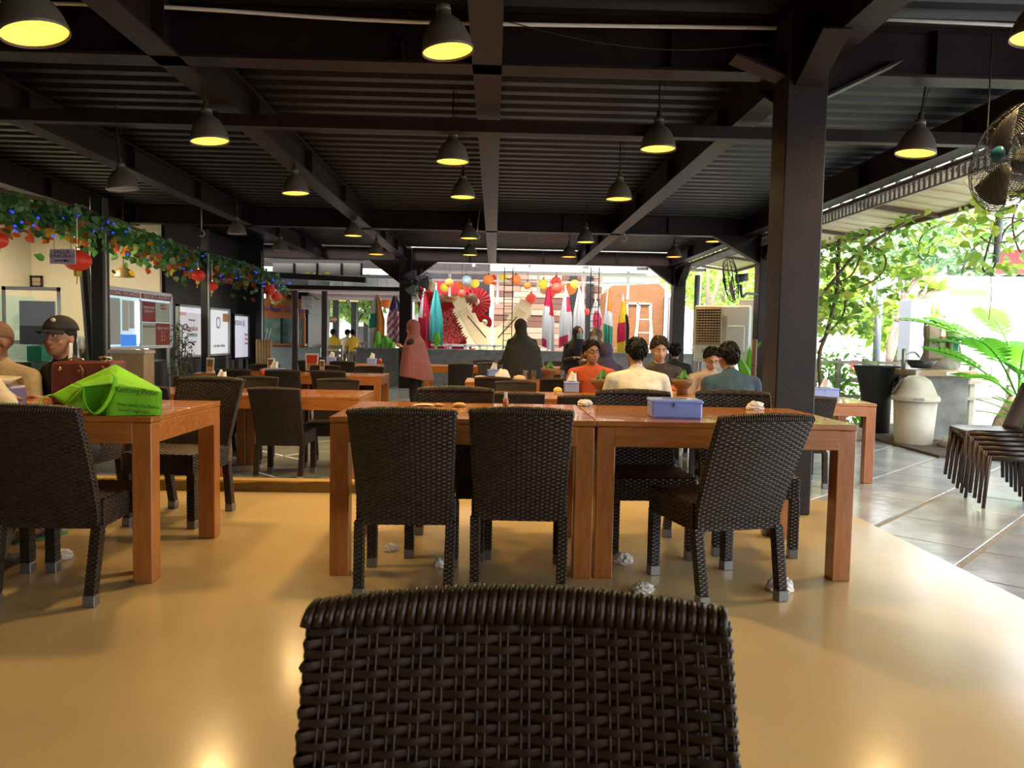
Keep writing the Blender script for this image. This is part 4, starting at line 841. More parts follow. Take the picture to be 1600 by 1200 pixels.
board('poster_board', 'white poster board with red and green script behind the potted shrub', 13.5, 14.75, .66, 1.60, STEEL, LITW, [(.04, .96, .04, .86, mat('lavender_white_print', (.74, .72, .77), .4, emit=(.9, .88, 1), es=.30), 'poster'), (.0, .10, .5, .7, mat('peach_flower_print', (.8, .35, .25), .5), 'flower'), (.06, .3, .8, .86, MATS['peach_flower_print'], 'flower')],
      writing=[('dharmawangsa', .5, .72, .05, PRG, 1), ('ekanakan', .5, .56, .14, PRR, 1.1), ('ekarama', .5, .44, .13, mat('green_print_text', (.05, .3, .16), .5), 1.1), ('untuk acara bahagia', .5, .3, .05, PRG, 1)])
board('poster_board', 'white poster board with a faint ring emblem beside the slim black post', 14.95, 16.1, .66, 1.60, STEEL, LITW, [(.7, .95, .72, .90, mat('orange_badge', (.85, .4, .15), .5), 'badge')], writing=[('O', .45, .68, .34, mat('pale_grey_print', (.45, .46, .46), .5), 1), ('SAVE 1000 - KEMBALI', .5, .2, .07, PRG, 1)])
board('screen_stand', 'dark framed upright screen with a white menu page', 16.35, 17.4, .55, 1.52, POST, mat('screen_page', (.68, .66, .76), .4, emit=(.85, .83, 1), es=.40), [], writing=[('MODUL JE', .36, .80, .15, PRG, 1.1), ('Menu\nPaket\nKami', .8, .45, .09, PRR, 1)])
# counter under the boards, basket, carton, potted shrub, wooden panel
t = thing('service_counter', 'dark service counter beneath the lit boards', 'counter', (-5.82, 14.35, REAR)); m = MB(); m.box((0, 0, .38), (.34, 6.2, .76)); m.build('body', POST, t); m = MB(); m.box((.01, 0, .775), (.40, 6.3, .03)); m.build('top', POST, t)
q_ = ony(207, 590, 9.4); t = thing('wrapped_carton', 'plastic wrapped brown carton standing behind the green bag', 'carton', (q_.x, q_.y, REAR)); m = MB(); m.bbox((0, 0, .62), (.44, .25, .88), .03); m.build('carton', mat('kraft_board', (.36, .24, .12), .5, col2=(.42, .30, .17), scale=10, coat=.5, bump=.2), t); m = MB(); m.bbox((0, 0, 1.04), (.46, .27, .06), .02); m.build('plastic_wrap', mat('plastic_film', (.55, .50, .42), .2), t); m = MB(); m.box((0, 0, .09), (.6, .4, .18)); m.build('stand', POST, t)
q_ = ony(284, 580, 11.6); t = thing('potted_shrub', 'slender potted shrub with narrow green leaves before the poster board', 'plant', (q_.x, q_.y, REAR)); m = MB(); m.lathe([(0, 0), (.13, 0), (.17, .30), (.15, .30), (.14, .26), (0, .26)], 16); m.build('pot', CLAY, t, True); m = MB()
for k in range(5): m.tube(crv([(0, 0, .26), (.04*math.cos(k*1.3), .04*math.sin(k*1.3), .7), (.09*math.cos(k*1.3), .09*math.sin(k*1.3), 1.0+.09*k)], 4), .008, 5)
m.build('stem', MATS['bark_brown'], t); leaves(330, lambda r: (lambda a, z: ((.05+.10*math.sin((z-.35)*2.4))*math.cos(a)*r.uniform(.3, 1.1), (.05+.10*math.sin((z-.35)*2.4))*math.sin(a), z))(r.uniform(0, 6.28), r.uniform(.38, 1.42)), .10, 9, nm=2, w=.28).build('foliage', [mat('shrub_leaf', (.05, .11, .045), .5), mat('shrub_leaf_pale', (.16, .24, .12), .5)], t, kind='stuff')
q_ = ony(386, 575, 17.0); t = thing('bamboo_bin', 'upright bamboo slat bin with sticks beside the screen', 'bin', (q_.x+.28, q_.y+.3, REAR)); m = MB()
for k in range(6): m = MB(); m.tube([(-.15+.06*k, 0, .1), (-.15+.06*k, 0, 1.15)], .03, 7); m.build('slat', mat('bamboo', (.52, .33, .12), .5, col2=(.62, .43, .18), scale=6), t, True)
for k in range(2): m = MB(); m.tube([(.02+.06*k, 0, 1.1), (.08+.08*k, 0, 1.4)], .008, 5); m.build('stick', TISS, t)
# kitchen opening: framed glass, papers, notice board, picture, sign, lamp
def facing(px, py, Y): return ony(px, py, Y)
def flat_thing(name, label, cat, px0, py0, px1, py1, Y, mm, th=.02, rz=0, fr=None):
    a, b = ony(px0, py1, Y), ony(px1, py0, Y); t = thing(name, label, cat, ((a.x+b.x)/2, Y, a.z)); w, h = b.x-a.x, b.z-a.z
    m = MB(); m.box((0, 0, h/2), (w, th, h)); m.build('sheet', mm, t)
    if fr:
        m = MB(); f = fr[1]
        for zz in (f/2, h-f/2): m.box((0, -th*.6, zz), (w, th, f))
        for xx in (-w/2+f/2, w/2-f/2): m.box((xx, -th*.6, h/2), (f, th, h))
        m.build('frame', fr[0], t)
    return t, w, h
flat_thing('counter_screen', 'clear counter screen in a white frame at the kitchen opening', 'screen', 5, 449, 95, 537, 9.6, mat('screen_glass', (.9, .92, .9), .05, trans=.95, alpha=.25), .01, fr=(WHITE, .045))
t, w, h = flat_thing('menu_papers', 'pale blue paper sheets clipped inside the counter screen', 'papers', 32, 471, 86, 538, 9.5, mat('pale_blue_paper', (.52, .60, .66), .6, col2=(.46, .54, .60), scale=4)); m = MB(); m.box((0, -.012, h*.22), (w, .005, h*.42)); m.build('lower_sheet', mat('grey_blue_paper', (.14, .17, .20), .5), t)
for k, (a, b, l) in enumerate(((-12, 5, 'cream chart sheet on the kitchen wall, partly hidden'), (7, 44, 'cream chart sheet with a ruled table on the kitchen wall'))): flat_thing('wall_chart', l, 'chart', a, 425, b, 470, 13.84, mat('cream_chart', (.55, .45, .30), .7, col2=(.5, .4, .26), scale=25), .01, fr=(POST, .012))
flat_thing('picture', 'small dark framed landscape picture on the kitchen wall', 'picture', 48, 431, 67, 449, 13.82, mat('landscape_print', (.30, .20, .10), .5, col2=(.5, .4, .3), scale=5, stretch=(.3, 1, 3)), .02, fr=(POST, .035))
flat_thing('green_cloth', 'folded bright green cloth on the kitchen counter', 'cloth', 50, 541, 72, 564, 9.45, mat('emerald_cloth', (.03, .30, .17), .7), .2)
t = thing('kitchen_counter', 'dark green kitchen counter with a white wire basket', 'counter', (-6.4, 9.4, REAR)); m = MB(); m.box((0, 0, .45), (2.0, .6, .9)); m.build('body', mat('dark_green_paint', (.01, .05, .03), .4), t); m = MB()
for k in range(14): m.box((-.3+.05*k, -.3, 1.02), (.008, .008, .2))
m.box((.03, -.3, 1.12), (.7, .01, .012)); m.box((.03, -.3, .93), (.7, .01, .012)); m.build('wire_basket', WHITE, t)
wa = MB(); wa.box((-7.1, 13.9, 2.0), (2.3, .08, 2.2)); struct('wall_kitchen_end', wa, CREAM)
ld = bpy.data.lights.new('kitchen_tube', 'AREA'); ld.energy = 130; ld.size = 1.2; ld.color = (1, .86, .62); lo = bpy.data.objects.new('kitchen_tube', ld); C.objects.link(lo); lo.location = (-7.0, 11.2, 2.9)
t = thing('emergency_sign', 'lilac emergency route sign with dark letters and an arrow', 'sign', ony(98, 412, 9.44)); m = MB(); m.box((0, 0, .085), (.29, .012, .165)); m.build('plate', mat('lilac_plate', (.50, .44, .58), .5), t); m = MB(); m.box((0, .003, .085), (.305, .010, .18)); m.build('border', PRW, t)
DKR = mat('dark_red_ink', (.12, .015, .03), .5); text(t, 'JALUR', .055, (0, -.008, .140), (R(90), 0, 0), DKR, sx=1.15, space=1.15); text(t, 'DARURAT', .055, (0, -.008, .090), (R(90), 0, 0), DKR, sx=1.15, space=1.1); m = MB(); m.prism([(-.09, .030), (.02, .030), (.02, .020), (.10, .036), (.02, .052), (.02, .042), (-.09, .042)], .004, Matrix.Translation((0, -.008, 0))); m.build('arrow', DKR, t); m = MB(); m.tube([(-.1, 0, .17), (-.1, 0, .5)], .003, 5); m.tube([(.1, 0, .17), (.1, 0, .5)], .003, 5); m.build('hanger', POST, t)
q_ = ony(193, 433, 12.2); t = thing('brass_lamp', 'brass dome lamp hanging over the display case', 'lamp', q_); m = MB(); m.lathe([(.16, 0), (.15, .05), (.10, .12), (.03, .16), (.02, .2), (0, .2)], 20); m.build('shade', mat('brass', (.45, .28, .10), .35, metal=.6), t, True); m = MB(); m.tube([(0, 0, .2), (0, 0, 3.33-q_.z)], .006, 5); m.build('cord', POST, t)
# red lanterns on the garland and paper lanterns by the backdrop
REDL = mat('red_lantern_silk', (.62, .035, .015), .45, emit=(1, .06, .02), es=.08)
def lantern(px, py, rpx, Y, mm, label, tassel=None, sq=.85, group='round lanterns', rest=None):
    q_ = ony(px, py, Y); r = rpx*Y/F; t = thing('round_lantern', label, 'lantern', q_, 0, group); m = MB(); vs = []
    n = 18; prof = [(r*math.sin(math.pi*i/12)*(1) if 0 < i < 12 else r*.18, -r*sq*math.cos(math.pi*i/12)) for i in range(13)]
    for i in range(12):
        pass
    m.lathe([(p[0]*(1+(.02 if i % 2 else 0)), p[1]) for i, p in enumerate(prof)], n); m.build('shade', mm, t, True)
    m = MB(); m.lathe([(r*.2, r*sq-.005), (r*.22, r*sq+.02), (r*.2, r*sq+.03), (0, r*sq+.03)], 10); m.tube([(0, 0, r*sq), (0, 0, r*sq+(rest or .4))], .004, 4); m.build('cap', GOLD if tassel else POST, t)
    if tassel: m = MB(); m.lathe([(0, -r*sq), (r*.28, -r*sq), (r*.26, -r*sq-r*.4), (0, -r*sq-r*.4)], 10); m.tube([(0, 0, -r*sq-r*.3), (-r*.1, 0, -r*sq-r*1.0)], .008, 5); m.build('tassel', tassel, t)
YT = mat('yellow_tassel', (.62, .42, .05), .6)
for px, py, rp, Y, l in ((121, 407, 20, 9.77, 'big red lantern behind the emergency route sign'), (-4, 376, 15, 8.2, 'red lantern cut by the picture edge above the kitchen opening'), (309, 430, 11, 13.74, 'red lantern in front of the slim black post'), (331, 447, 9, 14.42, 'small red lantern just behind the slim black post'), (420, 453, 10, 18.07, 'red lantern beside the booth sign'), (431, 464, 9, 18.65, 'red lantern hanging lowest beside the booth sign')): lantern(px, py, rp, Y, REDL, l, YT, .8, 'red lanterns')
# ---------------------------------------------------------------- orange booth, mezzanine, awning, hall beyond
ORG = mat('orange_booth_wood', (.46, .15, .035), .5, col2=(.52, .19, .05), scale=4, stretch=(1, 6, 6)); TERZ = mat('speckled_terrazzo', (.50, .58, .55), .5, col2=(.20, .26, .25), scale=90, contrast=(.45, .62)); AQUA = mat('aquarium_glass', (.10, .20, .16), .1, col2=(.22, .34, .28), scale=5)
def yz(px, py, Y): q_ = ony(px, py, Y); return q_.x, q_.z
t = thing('food_booth', 'orange food booth with a purple name and an aquarium window', 'booth', (ony(445, 540, 20).x, 20, REAR)); ox = t.location.x
def bpart(name, px0, py0, px1, py1, mm, y=0, th=.08, par=None):
    (x0, z1), (x1, z0) = yz(px0, py0, 20+y), yz(px1, py1, 20+y); m = MB(); m.box(((x0+x1)/2-ox, y, (z0+z1)/2-REAR), (abs(x1-x0), th, abs(z1-z0))); return m.build(name, mm, par or t)
bpart('fascia', 411, 466, 476, 498, ORG, 0, .1); bpart('aquarium', 412, 497, 474, 537, AQUA, .1, .3); bpart('sill', 411, 536, 478, 541, ORG, -.05, .3); bpart('base_wall', 410, 541, 502, 585, TERZ, 0, .25); bpart('side_frame', 473, 495, 477, 540, ORG); bpart('mullion', 439, 497, 441, 537, POST, -.06)
x, z = yz(444, 484, 19.9); text(t, 'Bandar Djakarta', .21, (x-ox+.05, -.16, z-REAR), (R(90), R(4), 0), mat('purple_letters', (.10, .05, .32), .4), sx=.9, extrude=.01)
x, z = yz(424, 478, 19.9); text(t, 'J C', .5, (x-ox, -.14, z-REAR), (R(90), 0, 0), mat('dark_orange_letters', (.2, .06, .02), .4), sx=.8, extrude=.01)
m = MB(); m.box((0, 1.5, 1.45), (1.1, 2.6, 2.9)); m.build('back_room', POST, t)
for px, l in ((461, 'brown post before the aquarium window'), (507, 'brown post at the booth corner')): post('booth_post', l, px, 19.4, .13, 2.2, mat('brown_post', (.07, .042, .038), .5), True)
t = thing('exit_sign', 'white exit and assembly point sign with dark letters', 'sign', ony(480, 483, 19.75)); m = MB(); m.box((0, 0, .16), (.29, .015, .33)); m.build('plate', PRW, t)
for s_, z, c in (('PINTU', .29, PRG), ('KELUAR', .235, PRR), ('TITIK', .11, PRG), ('KUMPUL', .055, PRG)): text(t, s_, .062, (0, -.012, z), (R(90), 0, 0), c, sx=1)
m = MB(); m.box((0, -.01, .165), (.29, .004, .01)); m.build('divider', PRG, t); m = MB(); m.tube([(0, 0, .3), (0, 0, .9)], .006, 5); m.build('hanger', POST, t)
t = thing('mezzanine_window_band', 'band of grey mezzanine windows with dark frames under the roof', 'window band', (ony(495, 425, 19.6).x, 19.7, 2.2)); ox = t.location.x
MEZ = mat('frosted_grey_glass', (.22, .21, .19), .3, col2=(.28, .27, .24), scale=2)
for k, (a, b) in enumerate(((426, 459), (461, 495), (498, 533), (536, 564))):
    (x0, z1), (x1, z0) = yz(a, 411, 19.7), yz(b, 431, 19.7); m = MB(); m.box(((x0+x1)/2-ox, 0, (z0+z1)/2-2.2), (x1-x0, .03, z1-z0)); m.build('pane', MEZ, t)
    m = MB(); m.box((x1-ox+.02, -.02, (z0+z1)/2-2.2), (.05, .07, z1-z0)); m.build('mullion', POST, t)
(x0, z1), (x1, z0) = yz(424, 428, 19.6), yz(572, 440, 19.6); m = MB(); m.box(((x0+x1)/2-ox, -.1, (z0+z1)/2-2.2), (x1-x0, .2, .14), 0, 0, 0, R(2)); m.build('sill_beam', POST, t)
m = MB()
for k in range(7): m.sph((-.35+.1*k, -.03, .40+.05*math.sin(k*2.3)), (.07, .01, .05), 8, 5)
m.build('gold_ornament', mat('gold_paint', (.6, .40, .08), .4), t)
t = thing('awning', 'pale pink timber lined awning sloping under the mezzanine', 'awning', (-4.0, 20.6, 2.1)); m = MB()
for k in range(9): m = MB(); m.box((0, -.85+.21*k, .16-.022*k), (3.9, .19, .03)); m.build('plank', mat('pale_pink_timber', (.42, .33, .30), .6, col2=(.50, .42, .38), scale=4), t)
m = MB(); m.box((0, -.95, .20), (4.0, .06, .10)); m.build('edge_board', POST, t)
# hall beyond: dark roof, posts, lamps, sign, people
rf = MB(); rf.box((-4.9, 27.5, 2.75), (6.0, 12, .1)); struct('roof_far_hall', rf, SHEET)
for k, (px, Y) in enumerate(((487, 24), (525, 27), (553, 29), (572, 33))): q_ = ony(px, 540, Y); m = MB(); m.box((q_.x, Y, 1.25), (.2, .2, 3.0)); struct('column_far_hall', m, POST)
for px, py, l in ((482, 488, 'yellow lamp low behind the exit sign'), (499, 490, 'yellow lamp between the booth posts'), (535, 470, 'yellow dome lamp under the dark far roof'), (554, 471, 'yellow dome lamp nearer the hanging lantern')):
    q_ = ony(px, py, 23.5); t = thing('dome_lamp', l, 'lamp', q_, 0, 'far hall lamps'); m = MB(); m.lathe([(.11, 0), (.10, .07), (.05, .13), (0, .14)], 14); m.build('shade', mat('glowing_yellow_glass', (.9, .65, .2), .4, emit=(1, .7, .2), es=1.2), t, True); m = MB(); m.tube([(0, 0, .13), (0, 0, 2.7-q_.z)], .008, 5); m.build('cord', POST, t)
t = thing('hanging_sign', 'small brown hanging sign with yellow letters in the far hall', 'sign', ony(515, 502, 26)); m = MB(); m.box((0, 0, .06), (.42, .03, .20)); m.build('plate', mat('brown_sign', (.12, .06, .03), .5), t); text(t, 'VOUCHER', .11, (0, -.02, .06), (R(90), 0, 0), mat('yellow_letters', (.7, .5, .1), .5)); m = MB(); m.tube([(0, 0, .15), (0, 0, 2.7-t.location.z)], .01, 5); m.build('hanger', POST, t)
YEL = cloth('yellow_shirt', (.62, .40, .02))
for px, Y, deg, top, l in ((520, 24.5, 10, YEL, 'person in a yellow shirt and tan trousers in the far hall'), (541, 25, -20, cloth('grey_shirt', (.36, .32, .26)), 'person in a grey beige shirt beside the yellow shirts'), (552, 24.8, 30, YEL, 'person in a yellow shirt next to the grey beige shirt'), (498, 25.5, 0, cloth('green_shirt', (.10, .35, .05)), 'person in a green shirt seen between booth posts')):
    q_ = ony(px, 540, Y); person(l, q_.x, Y, REAR-.1, deg, 'stand', top=top, bottom=KH, hair='short', face=False, vox=.018, H=.95)
t = thing('bench', 'cream slatted bench behind the menu cards', 'bench', (ony(516, 555, 22).x, 22, REAR)); 
for k in range(4): m = MB(); m.box((0, 0, .45+.16*k), (.7, .03, .11)); m.build('slat', mat('cream_slat', (.62, .55, .42), .6), t)
for sx in (-.32, .32): m = MB(); m.box((sx, .03, .5), (.06, .05, 1.0)); m.build('leg', MATS['cream_slat'], t)
# outbuildings and trees behind the hall
def tree(label, x, y, z, h, r, seed, n=900, cols=None, s=.35, lean=0, nm='tree'):
    t = thing(nm, label, 'tree', (x, y, z)); m = MB(); rn = random.Random(seed); m.tube(crv([(0, 0, 0), (lean*.4, 0, h*.35), (lean, 0, h*.7)], 4), [.16*h/5]*5+[.10*h/5]*4, 8)
    for k in range(6): a = k*1.05+rn.random(); m.tube(crv([(lean*.7, 0, h*.5), (lean+r*.4*math.cos(a), r*.4*math.sin(a), h*.7), (lean+r*.8*math.cos(a), r*.8*math.sin(a), h*.85)], 3), [.06*h/5]*4+[.025*h/5]*3, 6)
    m.build('trunk', mat('grey_bark', (.20, .16, .12), .8, bump=.4), t, True)
    def f(q):
        d = Vector((q.gauss(0, 1), q.gauss(0, 1), q.gauss(0, .8))).normalized(); rr = r*q.uniform(.55, 1.05); return Vector((lean+d.x*rr, d.y*rr, h*.78+d.z*rr*.75))
    leaves(n, f, s, seed, nm=2, w=.6).build('crown', cols or [leafmat('tree_green', (.17, .30, .08)), leafmat('tree_green_pale', (.32, .46, .18))], t, kind='stuff'); return t
sh = MB(); sh.box((-4.2, 40, 1.2), (14, 6, 3.2)); bl = thing('far_house', 'pale house with a grey tiled roof beyond the far hall', 'house', (-4.2, 42, -.3)); m = MB(); m.box((0, 0, 1.2), (13, 5, 2.4)); m.build('walls', mat('pale_render', (.62, .60, .56), .8), bl); m = MB(); m.prism([(-7, 2.3), (7, 2.3), (5.6, 3.4), (-5.6, 3.4)], 5.8); m.build('roof', mat('grey_roof_tiles', (.36, .35, .34), .7, col2=(.44, .43, .42), scale=30, stretch=(1, 1, 4)), bl)
for k in range(5): m = MB(); m.box((-5+2.5*k, -2.52, 1.2), (1.2, .06, 1.3)); w_ = m.build('window', POST, bl)
for k, (x, y) in enumerate(((-8.3, 36), (-5.6, 31.5), (-2.4, 28.0))): tree(('broad pale green tree beyond the far hall', 'small bushy tree between the far posts', 'low leafy tree behind the hanging flags')[k], x, y, -.3, 3.4+k*.4, 1.3, 30+k, 600, s=.35)
# ---------------------------------------------------------------- courtyard behind the low wall: backdrop, lanterns, flags, huts
YB = 23.4
def P(px, py, Y=YB): return ony(px, py, Y)
a, b = P(653, 548), P(766, 420); t = thing('red_backdrop', 'dark backdrop covered with red paper rosettes and a gold plaque', 'backdrop', ((a.x+b.x)/2, YB, -.3)); bx, bz = t.location.x, -.3
m = MB(); m.box((0, .06, (a.z+b.z)/2+.3), (b.x-a.x, .06, b.z-a.z+.6)); m.build('board', mat('charcoal_board', (.035, .025, .03), .6), t)
m = MB(); q_ = P(656, 437); q2 = P(735, 548); m.box(((q_.x+q2.x)/2-bx, .02, (q_.z+q2.z)/2+.3), (q2.x-q_.x, .02, q_.z-q2.z)); m.build('red_cloth', mat('red_cloth', (.42, .012, .018), .7), t)
RED = [mat('red_paper', (.52, .012, .02), .6), mat('dark_red_paper', (.30, .008, .012), .6)]
for k, (px, py, rp) in enumerate(((745, 472, 22), (734, 495, 21), (757, 504, 12), (668, 470, 16), (690, 482, 20), (684, 530, 22), (740, 540, 14))):
    q_ = P(px, py); r = rp*YB/F; m = MB(); n = 40; vs = [(0, -.05-.01*k, 0)]; fs = []
    for i in range(n): g = 2*math.pi*i/n; vs.append((r*math.cos(g), -.02-.01*k-(.05 if i % 2 else 0), r*math.sin(g)))
    m.add([Vector(v)+Vector((q_.x-bx, 0, q_.z+.3)) for v in vs], [(0, i+1, (i+1) % n+1) for i in range(n)]); o = m.build('paper_rosette', RED, t)
    for i, pl in enumerate(o.data.polygons): pl.material_index = i % 2
    if k in (0, 2): m = MB(); m.sph((q_.x-bx, -.12-.01*k, q_.z+.3), (.10, .04, .10), 10, 6); m.build('gold_flower', GOLD, o, True)
q_ = P(712, 467); m = MB(); m.box((q_.x-bx, -.14, q_.z+.3), (.95, .04, .25)); pl = m.build('plaque', mat('bronze_plaque', (.22, .085, .04), .4), t)
for px in (686, 738): q2 = P(px, 467); m = MB(); m.lathe([(0, 0), (.17, 0), (.17, .05), (0, .05)], 20); m.M = None; o = m.build('plaque_roundel', MATS['bronze_plaque'], t, True); o.location = (q2.x-bx, -.15, q2.z+.3); o.rotation_euler.x = R(90)
text(t, 'Happy', .15, (q_.x-bx, -.17, q_.z+.35), (R(90), 0, 0), mat('gold_letters', (.7, .45, .15), .4)); text(t, 'Chinese New Year', .085, (q_.x-bx, -.17, q_.z+.24), (R(90), 0, 0), MATS['gold_letters'])
# rose panel: tilted square of red flowers
q_ = P(706, 513); t = thing('rose_panel', 'tilted square panel packed with red roses', 'panel', (q_.x, YB-.35, q_.z)); t.rotation_euler = (0, R(-33), 0); m = MB(); m.box((0, .03, 0), (.98, .05, .98)); m.build('board', RED[1], t); m = MB(); m.M = Matrix.Rotation(R(33), 4, 'Y'); m.box((0, .10, -(q_.z+.3)/2), (.08, .08, q_.z+.3)); m.M = None; m.build('prop', POST, t); m = MB(); rn = random.Random(2)
for i in range(22):
    for j in range(22): m.sph((-.47+.045*i+rn.uniform(-.01, .01), -.005, -.47+.045*j+rn.uniform(-.01, .01)), (.028, .03, .028), 6, 4, rn.randrange(2))
m.build('roses', [mat('rose_red', (.45, .03, .03), .6), mat('rose_pink', (.55, .12, .10), .6)], t, True, kind='stuff')
# pair of cut-out wings
WG = mat('wing_board_cream', (.78, .66, .40), .5); WG2 = mat('wing_tan', (.62, .44, .22), .55, col2=(.7, .52, .28), scale=10)
wing = [(714, 464), (719, 470), (724, 468), (726, 476), (734, 478), (737, 489), (744, 492), (749, 503), (757, 508), (766, 512), (768, 522), (765, 532), (769, 546), (760, 552), (750, 545), (744, 548), (738, 538), (733, 536), (731, 525), (725, 520), (724, 510), (718, 503), (717, 494), (711, 488), (711, 480), (708, 474), (712, 470)]
for mirror in (0, 1):
    pts = []
    for k, (px, py) in enumerate(wing):
        pts.append((px, py)); nx, ny = wing[(k+1) % len(wing)]
        if not (8 <= k <= 13): pts.append(((px+nx)/2+(2.2 if px > 735 else -1.5)*(1 if k % 2 else -.4), (py+ny)/2+(-1.5 if k < 8 else 2)))
    W_ = [P(px, py, YB-.75) for px, py in pts]; cx = sum(w.x for w in W_)/len(W_); cz = sum(w.z for w in W_)/len(W_)
    if mirror: cx2 = P(806, 510, YB-.75).x
    t = thing('wing_cutout', ('cream cut-out wing with feathered edge before the red backdrop', 'cream cut-out wing before the timber hut wall')[mirror], 'wing', (cx2 if mirror else cx, YB-.75, cz)); sg_ = -1 if mirror else 1
    m = MB(); poly = [(sg_*(w.x-cx), w.z-cz) for w in W_]; m.prism(poly, .05); m.build('board', WG, t)
    for k in list(range(13, 27))+[0, 1, 2, 3, 4]:          # feather tips along the trailing edge
        p0, p1 = wing[k % 27], wing[(k+1) % 27]
        for f in (.15, .6):
            px, py = p0[0]+(p1[0]-p0[0])*f, p0[1]+(p1[1]-p0[1])*f; dx, dz = (-4.5, 3.0) if 13 <= k < 24 else ((-2.5, -5) if k >= 24 else (2.5, -5)); q3 = [P(px-1.6, py-1.6, YB-.75), P(px+1.6, py+1.6, YB-.75), P(px+dx, py+dz, YB-.75)]
            m = MB(); m.prism([(sg_*(w.x-cx), w.z-cz) for w in q3], .03); m.build('feather', WG, t)
    ip = [P(px, py, YB-.8) for px, py in ((716, 487), (729, 479), (765, 537), (757, 549), (741, 533))]; m = MB(); m.prism([(sg_*(w.x-cx), w.z-cz) for w in ip], .03, Matrix.Translation((0, -.04, 0))); m.build('inner_panel', WG2, t)
    ip = [P(px, py, YB-.8) for px, py in ((730, 494), (731, 493), (760, 527), (759, 528))]; m = MB(); m.prism([(sg_*(w.x-cx), w.z-cz) for w in ip], .02, Matrix.Translation((0, -.06, 0))); m.build('slot_line', POST, t)
    m = MB(); m.box((0, .12, -(cz+.3)/2), (.08, .08, cz+.3)); m.build('prop', WHITE, t)
# paper lanterns
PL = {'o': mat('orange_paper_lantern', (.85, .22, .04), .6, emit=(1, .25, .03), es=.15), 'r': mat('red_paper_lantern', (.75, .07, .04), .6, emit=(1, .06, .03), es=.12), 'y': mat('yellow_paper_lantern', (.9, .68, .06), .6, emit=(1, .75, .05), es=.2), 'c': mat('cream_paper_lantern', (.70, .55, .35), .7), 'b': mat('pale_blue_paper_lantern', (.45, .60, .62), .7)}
PLN = {'o': 'orange', 'r': 'red', 'y': 'yellow', 'c': 'cream', 'b': 'pale blue'}
LL = [(672, 447, 10, 'r', 'above the turquoise flag'), (664, 447, 8, 'r', 'closest to the hall pillar'), (674, 447, 9, 'c', 'before two red ones near the pillar'), (695, 449, 7, 'y', 'beside the thin white upright'), (702, 442, 7, 'o', 'just behind the thin white upright'), (721, 445, 8, 'o', 'over the bronze plaque'), (722, 458, 6, 'r', 'lowest over the bronze plaque'), (729, 438, 8, 'b', 'behind the orange one over the plaque'), (733, 444, 6, 'c', 'small, over the plaque end'), (742, 443, 7, 'y', 'above the gold flower'), (763, 437, 8, 'o', 'over the backdrop corner'), (771, 437, 8, 'r', 'beside the backdrop corner'), (786, 433, 7, 'y', 'next to the ladder rails'), (806, 437, 8, 'o', 'just past the black ladder'), (824, 446, 6, 'o', 'alone before the timber wall'), (830, 466, 8, 'r', 'at the tip of the second wing'), (849, 444, 8, 'y', 'brightest over the red and white flag'), (850, 453, 7, 'c', 'under the brightest yellow one'), (869, 440, 8, 'r', 'topmost of the dense cluster'), (870, 450, 9, 'r', 'in the middle of the dense cluster'), (860, 458, 8, 'r', 'half hidden by the red and white flag'), (890, 450, 11, 'o', 'biggest of the dense cluster'), (898, 444, 7, 'y', 'before the biggest orange one'), (917, 487, 5, 'r', 'low before the dark doorway'), (590, 460, 9, 'r', 'under the awning end'), (604, 474, 8, 'o', 'between the green flag and the striped flag')]
zcan = P(850, 421, 22).z
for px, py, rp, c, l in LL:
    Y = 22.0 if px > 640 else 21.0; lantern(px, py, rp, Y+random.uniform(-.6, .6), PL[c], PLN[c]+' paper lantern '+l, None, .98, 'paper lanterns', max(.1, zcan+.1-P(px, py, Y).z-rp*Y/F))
# white gantry with uprights that carries the lanterns
t = thing('lantern_gantry', 'white pipe gantry with thin uprights carrying the paper lanterns', 'gantry', (1.3, 22, -.3)); ox = 1.3
for py in (424, 437): a, b = P(640, py, 22), P(1010, py+6, 22); m = MB(); m.tube([(a.x-ox, 0, a.z+.3), (b.x-ox, 0, b.z+.3)], .05 if py == 424 else .03, 8); m.build('rail', WHITE, t, True)
for px, y1 in ((703, 463), (778, 475), (841, 464), (912, 480), (982, 468)): a, b = P(px, 424, 22), P(px, y1, 22); m = MB(); m.box((a.x-ox, 0, (a.z+b.z)/2+.3), (.07, .05, a.z-b.z)); m.build('drop_bar', WHITE, t)
for px in (646, 1042): a = P(px, 424, 22); m = MB(); m.box((a.x-ox, 0, a.z/2+.15), (.08, .08, a.z+.3)); m.build('upright', WHITE, t)
# canopy soffit above the courtyard
cs = thing('courtyard_canopy', 'white canopy over the courtyard seen under the far beam', 'canopy', (1.8, 22.0, 0)); za = P(850, 421, 22).z
m = MB(); m.box((0, 0, za+.15), (8.6, 1.5, .06), 0, 0, R(5)); m.build('sheet', mat('white_canopy_sheet', (.74, .74, .73), .6), cs)
for k in range(6): m = MB(); m.box((-4.0+1.6*k, 0, za+.08), (.06, 1.5, .09), 0, 0, R(5)); m.build('rafter', POST if k in (4, 5) else WHITE, cs)
for k in (-4.2, 4.2): m = MB(); m.box((k, .6, za/2), (.1, .1, za+.6)); m.build('upright', WHITE, cs)
# black ladder-like trusses
for px, l in ((795, 'tall black ladder truss before the cream wings'), (930, 'tall black ladder truss beside the hanging flags')):
    w = 13*19.55/F; a = ony(px, 418, 19.55); t = thing('ladder_truss', l, 'ladder', (a.x, 19.55, .8)); h = a.z-.8
    for sx in (-1, 1): m = MB(); m.box((sx*w/2, 0, h/2), (.022, .022, h)); m.build('rail', POST, t)
    for k in range(12): m = MB(); m.box((0, 0, .08+(h-.1)*k/11.5), (w, .016, .016)); m.build('rung', POST, t)
